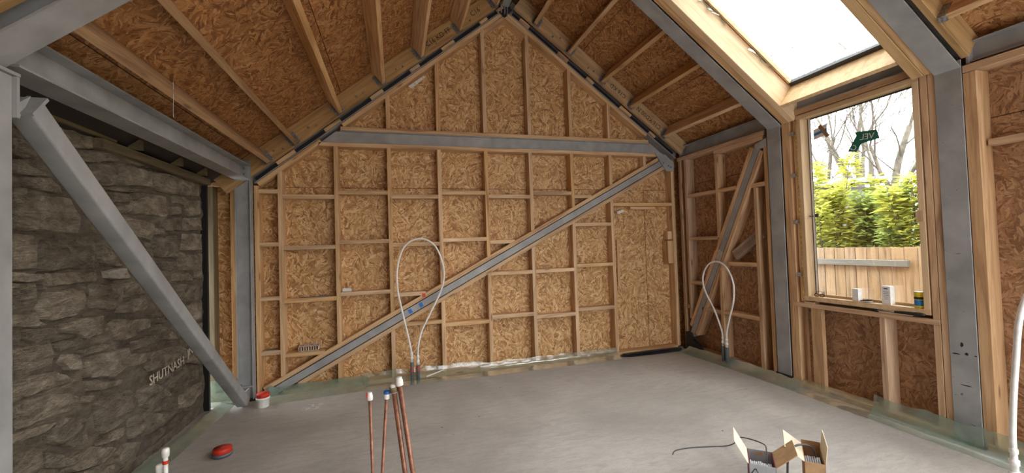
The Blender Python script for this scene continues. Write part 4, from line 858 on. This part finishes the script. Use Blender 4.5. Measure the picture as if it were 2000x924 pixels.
# ================================================================ window sill
def sbox(name, lo, hi, mat, label, extra=None):
    t = thing(name, label, 'box', ((lo[0]+hi[0])/2, (lo[1]+hi[1])/2, lo[2])); obj('carton', MB().box(lo, hi), mat, t)
    if extra: extra(t)
    return t
zs = .9625
def pr1(t):
    for i, (w, z) in enumerate(((.030, 1.095), (.045, 1.07), (.04, 1.055), (.045, 1.04), (.03, 1.025), (.025, 1.01))): obj('print_line', MB().box((4.0695, 2.572-w/2, z), (4.07, 2.572+w/2, z+(.008 if i == 0 else .003))), 'ink_black' if i == 0 else 'grey_sleeve', t)
sbox('small_carton', (4.075, 2.800, zs), (4.125, 2.852, 1.075), 'white_card', 'small white carton on the window sill beside a pale dish')
sbox('small_carton', (4.07, 2.540, zs), (4.125, 2.604, 1.12), 'white_card', 'taller printed white carton near the middle of the window sill', pr1)
o = obj('dish', MB().lathe((4.095, 2.745, zs), [(.02, 0), (.04, .003), (.048, .012), (.044, .012), (.02, .006)], 20), 'cable', None, True); tag(o, 'pale shallow dish beside the small white carton on the sill', 'dish')
t = thing('tin', 'yellow printed tin at the right end of the window sill', 'tin', (4.09, 2.345, zs))
obj('body', MB().lathe((4.09, 2.345, zs), [(.032, 0), (.034, .002), (.034, .128), (.032, .13)], 20), 'yellow', t, True); obj('rim', MB().lathe((4.09, 2.345, zs+.126), [(.030, 0), (.035, .001), (.035, .006), (.030, .007)], 20), 'white', t, True)
obj('label_band', MB().lathe((4.09, 2.345, zs+.02), [(.033, 0), (.0347, .001), (.0347, .045), (.033, .046)], 20), 'blue_stripe', t, True); obj('print_band', MB().lathe((4.09, 2.345, zs+.07), [(.033, 0), (.0347, .001), (.0347, .02), (.033, .021)], 20), 'ink_black', t, True)
t = thing('spectacles', 'dark folded spectacles at the left end of the window sill', 'spectacles', (4.09, 3.17, zs))
for e in (-1, 1): obj('lens_rim', MB().tube([Vector((4.08+.002*math.sin(q), 3.165+e*.028+.022*math.cos(q), zs+.018+.015*math.sin(q))) for q in [k*math.pi/8 for k in range(17)]], .003, 6), 'black', t, True)
obj('bridge', MB().tube([(4.08, 3.158, zs+.024), (4.08, 3.172, zs+.024)], .003, 6), 'black', t); 
for e, k in ((-1, .02), (1, -.02)): obj('temple', MB().tube(smooth_path([(4.08, 3.165+e*.05, zs+.022), (4.10, 3.165+e*.055+k, zs+.05), (4.12, 3.165+e*.03+k, zs+.05), (4.13, 3.165, zs+.012)], 5), .0022, 6), 'black', t, True)
t = thing('pry_bar', 'black-handled steel tool lying on the timber sill plate below the window', 'tool', (4.07, 2.45, .905))
obj('handle', MB().tube([(4.048, 2.50, .912), (4.046, 2.44, .914), (4.046, 2.31, .916), (4.046, 2.29, .915)], [.008, .012, .014, .009], 10), 'black', t, True)
obj('shank', MB().tube([(4.048, 2.50, .912), (4.050, 2.60, .908), (4.052, 2.63, .906)], [.008, .006, .008], 8), 'bolt', t, True)
obj('jaw', MB().obox((4.048, 2.625, .899), (.012, 0, 0), (0, .05, 0), (0, .004, .018)).obox((4.046, 2.60, .8925), (.012, 0, 0), (0, .05, -.003), (0, 0, .010)), 'black', t)

# ================================================================ outside
def fence():
    t = thing('garden_fence', 'pale close-board timber fence outside the window with a grey rail', 'fence', (6, 4.5, -.12)); rg = random.Random(2); y = 1.2
    while y < 10.5:
        w = .14; bb('fence_board', (6.0+rg.uniform(0, .006), y, -.12), (6.022, y+w-.009, 1.405+rg.uniform(-.004, .004)), 'fence_wood', t); y += w
    bb('rail', (5.955, 3.52, 1.165), (6.0, 9.5, 1.245), 'fence_rail', t, label='grey weathered rail'); bb('rail', (6.024, 1.2, .2), (6.07, 10.5, .28), 'fence_rail', t)
fence()
def shrub(x, y, h, r, n, mat, label, seed, z0=-.12):
    rg = random.Random(seed); t = thing('shrub', label, 'shrub', (x, y, z0), 'shrubs behind the fence'); st = MB(); lf = MB()
    stems = 9
    for i in range(stems):
        a = rg.uniform(0, 6.28); rr_ = r*rg.uniform(.2, 1.); hh = h*rg.uniform(.72, 1.) if i else h
        P = [Vector((x+rg.uniform(-.05, .05), y+rg.uniform(-.05, .05), z0)), Vector((x+rr_*.35*math.cos(a), y+rr_*.35*math.sin(a), z0+hh*.4)), Vector((x+rr_*.8*math.cos(a), y+rr_*.8*math.sin(a), z0+hh*.8)), Vector((x+rr_*math.cos(a), y+rr_*math.sin(a), z0+hh))]
        P = smooth_path(P, 5); st.tube(P, [.012*(1-.8*k/len(P)) for k in range(len(P))], 5)
        for k in range(n//stems):
            u = rg.uniform(.25, 1.0)**.8; q = P[min(len(P)-1, int(u*(len(P)-1)))]; b = rg.uniform(0, 6.28); sp = r*.34*(1.15-u*.7)
            c = q+Vector((math.cos(b)*sp*rg.random(), math.sin(b)*sp*rg.random(), rg.uniform(-.08, .06)))
            L = rg.uniform(.085, .165); d = Vector((math.cos(b), math.sin(b), rg.uniform(-.3, .55))).normalized(); s = d.cross(Vector((rg.uniform(-.5, .5), rg.uniform(-.5, .5), 1))).normalized()*L*.24; nn = s.cross(d).normalized()*L*.08
            lf.add([c, c+d*L*.45+s+nn, c+d*L, c+d*L*.45-s+nn], [(0, 1, 2), (0, 2, 3)])
    obj('stems', st, 'twig', t); obj('foliage', lf, mat, t, kind='stuff')
SHR = [(6.9, 5.2, 3.0, .55, 2600, 'leaf', 'lime-green shrub with the tallest shoots, left in the window view', 1), (6.75, 4.75, 2.6, .5, 2400, 'leaf', 'lime-green shrub directly right of the tallest shoots', 2),
       (6.8, 4.25, 2.35, .5, 2400, 'leaf2', 'green leafy shrub right of centre in the window view', 3), (6.8, 3.8, 2.5, .5, 2200, 'leaf', 'yellow-green shrub at the right side of the window view', 4),
       (7.9, 5.2, 2.2, .7, 2400, 'leaf2', 'darker green shrub behind the lime-green ones', 5), (7.7, 4.4, 2.4, .7, 2400, 'leaf2', 'broad green shrub filling the gap behind the right-hand shrubs', 6), (6.9, 5.8, 2.2, .5, 1800, 'leaf', 'lime-green shrub half hidden behind the left window jamb', 7)]
for x, y, h, r, n, m, lb, sd in SHR: shrub(x, y, h, r, n, m, lb, sd)
def tree(x, y, segs, label, seed, depth=6, spread=.55, z0=-.12):
    rg = random.Random(seed); t = thing('bare_tree', label, 'tree', (x, y, z0), 'bare trees behind the fence'); tr_ = MB(); tw = MB()
    def grow(p, d, L, r, k):
        P = [p]; n = 4; dd = d.copy()
        for i in range(n):
            dd = (dd+Vector((rg.uniform(-.16, .16), rg.uniform(-.16, .16), rg.uniform(-.08, .12)))).normalized(); P.append(P[-1]+dd*L/n)
        (tr_ if k < 2 else tw).tube(P, [r*(1-.38*i/n) for i in range(n+1)], 7 if k < 2 else (4 if k < 4 else 3), False)
        if k >= depth: return
        for j in range(3 if k > 0 else 4):
            q = P[rg.choice([2, 3, 4]) if j else 4]; a = rg.uniform(0, 6.28); ax = Vector((math.cos(a), math.sin(a), 0)); nd = (dd+(ax-dd*ax.dot(dd))*rg.uniform(.4, 1.)*spread*1.6+Vector((0, 0, .10))).normalized()
            grow(q, nd, L*rg.uniform(.6, .82), max(.004, r*.58*rg.uniform(.75, 1.)*(.9 if j else 1)), k+1)
    for (p0, p1, r0, r1) in segs:
        p0, p1 = Vector(p0), Vector(p1); mid = (p0+p1)/2+Vector((rg.uniform(-.1, .1), rg.uniform(-.1, .1), 0))
        r0 *= .72; r1 *= .72; P = smooth_path([p0, mid, p1], 5); tr_.tube(P, [r0+(r1-r0)*i/(len(P)-1) for i in range(len(P))], 9, False)
        d = (p1-mid).normalized(); grow(p1, d, 1.5, r1*.6, 1)
        for s in (.35, .55, .75):
            q = p0.lerp(p1, s); a = rg.uniform(0, 6.28); grow(q, Vector((math.cos(a)*.8, math.sin(a)*.8, .55)).normalized(), 1.3, r1*.33, 2)
    obj('trunk', tr_, 'bark', t, True); obj('twigs', tw, 'twig', t, kind='stuff')
tree(13, 8.65, [((13, 8.66, -.12), (13.0, 8.68, 2.9), .19, .15), ((13, 8.68, 2.7), (12.8, 9.45, 4.6), .13, .08), ((13, 8.68, 2.8), (13.1, 8.7, 4.9), .10, .06)], 'bare tree with a thick forked trunk in the middle of the window view', 21)
tree(13, 7.95, [((13, 8.0, -.12), (13, 7.92, 2.6), .17, .14), ((13, 7.92, 2.5), (13, 7.45, 4.4), .13, .08), ((13, 7.9, 2.4), (12.7, 7.1, 3.5), .08, .05)], 'bare tree leaning right at the right side of the window view', 22)
tree(12.5, 9.25, [((12.5, 9.2, -.12), (12.5, 9.3, 3.0), .12, .09), ((12.5, 9.3, 2.6), (12.4, 9.0, 4.4), .07, .05), ((12.5, 9.3, 2.2), (12.5, 9.6, 3.9), .07, .05)], 'slim bare tree left of the forked trunk', 23)
tree(15, 9.6, [((15, 9.6, -.12), (15, 9.7, 4.0), .14, .09)], 'distant bare tree behind the forked one', 24)
tree(15.5, 8.3, [((15.5, 8.3, -.12), (15.5, 8.4, 3.4), .12, .08)], 'distant bare tree behind the right-leaning one', 25)
tree(10.5, 9.2, [((10.5, 9.3, -.12), (10.5, 9.2, 5.2), .10, .05)], 'tall slim bare tree whose twigs show through the rooflight', 26)
tree(14.5, 7.0, [((14.5, 7.0, -.12), (14.5, 7.1, 3.4), .12, .08)], 'bare tree half hidden behind the right window jamb', 27)
t = thing('garden_shed', 'small grey shed seen over the fence at the left of the window', 'shed', (9.5, 8.2, -.12))
obj('shed_wall', MB().box((9.5, 7.2, -.12), (11.3, 9.2, 2.72)), 'shed', t); obj('shed_roof', MB().prism([(9.3, 7.0, 2.72), (11.5, 7.0, 2.87), (11.5, 9.4, 2.87), (9.3, 9.4, 2.72)], (0, 0, .12)), 'roof_grey', t)
obj('shed_window', MB().box((9.49, 7.5, 1.9), (9.5, 8.1, 2.4)), 'black', t)
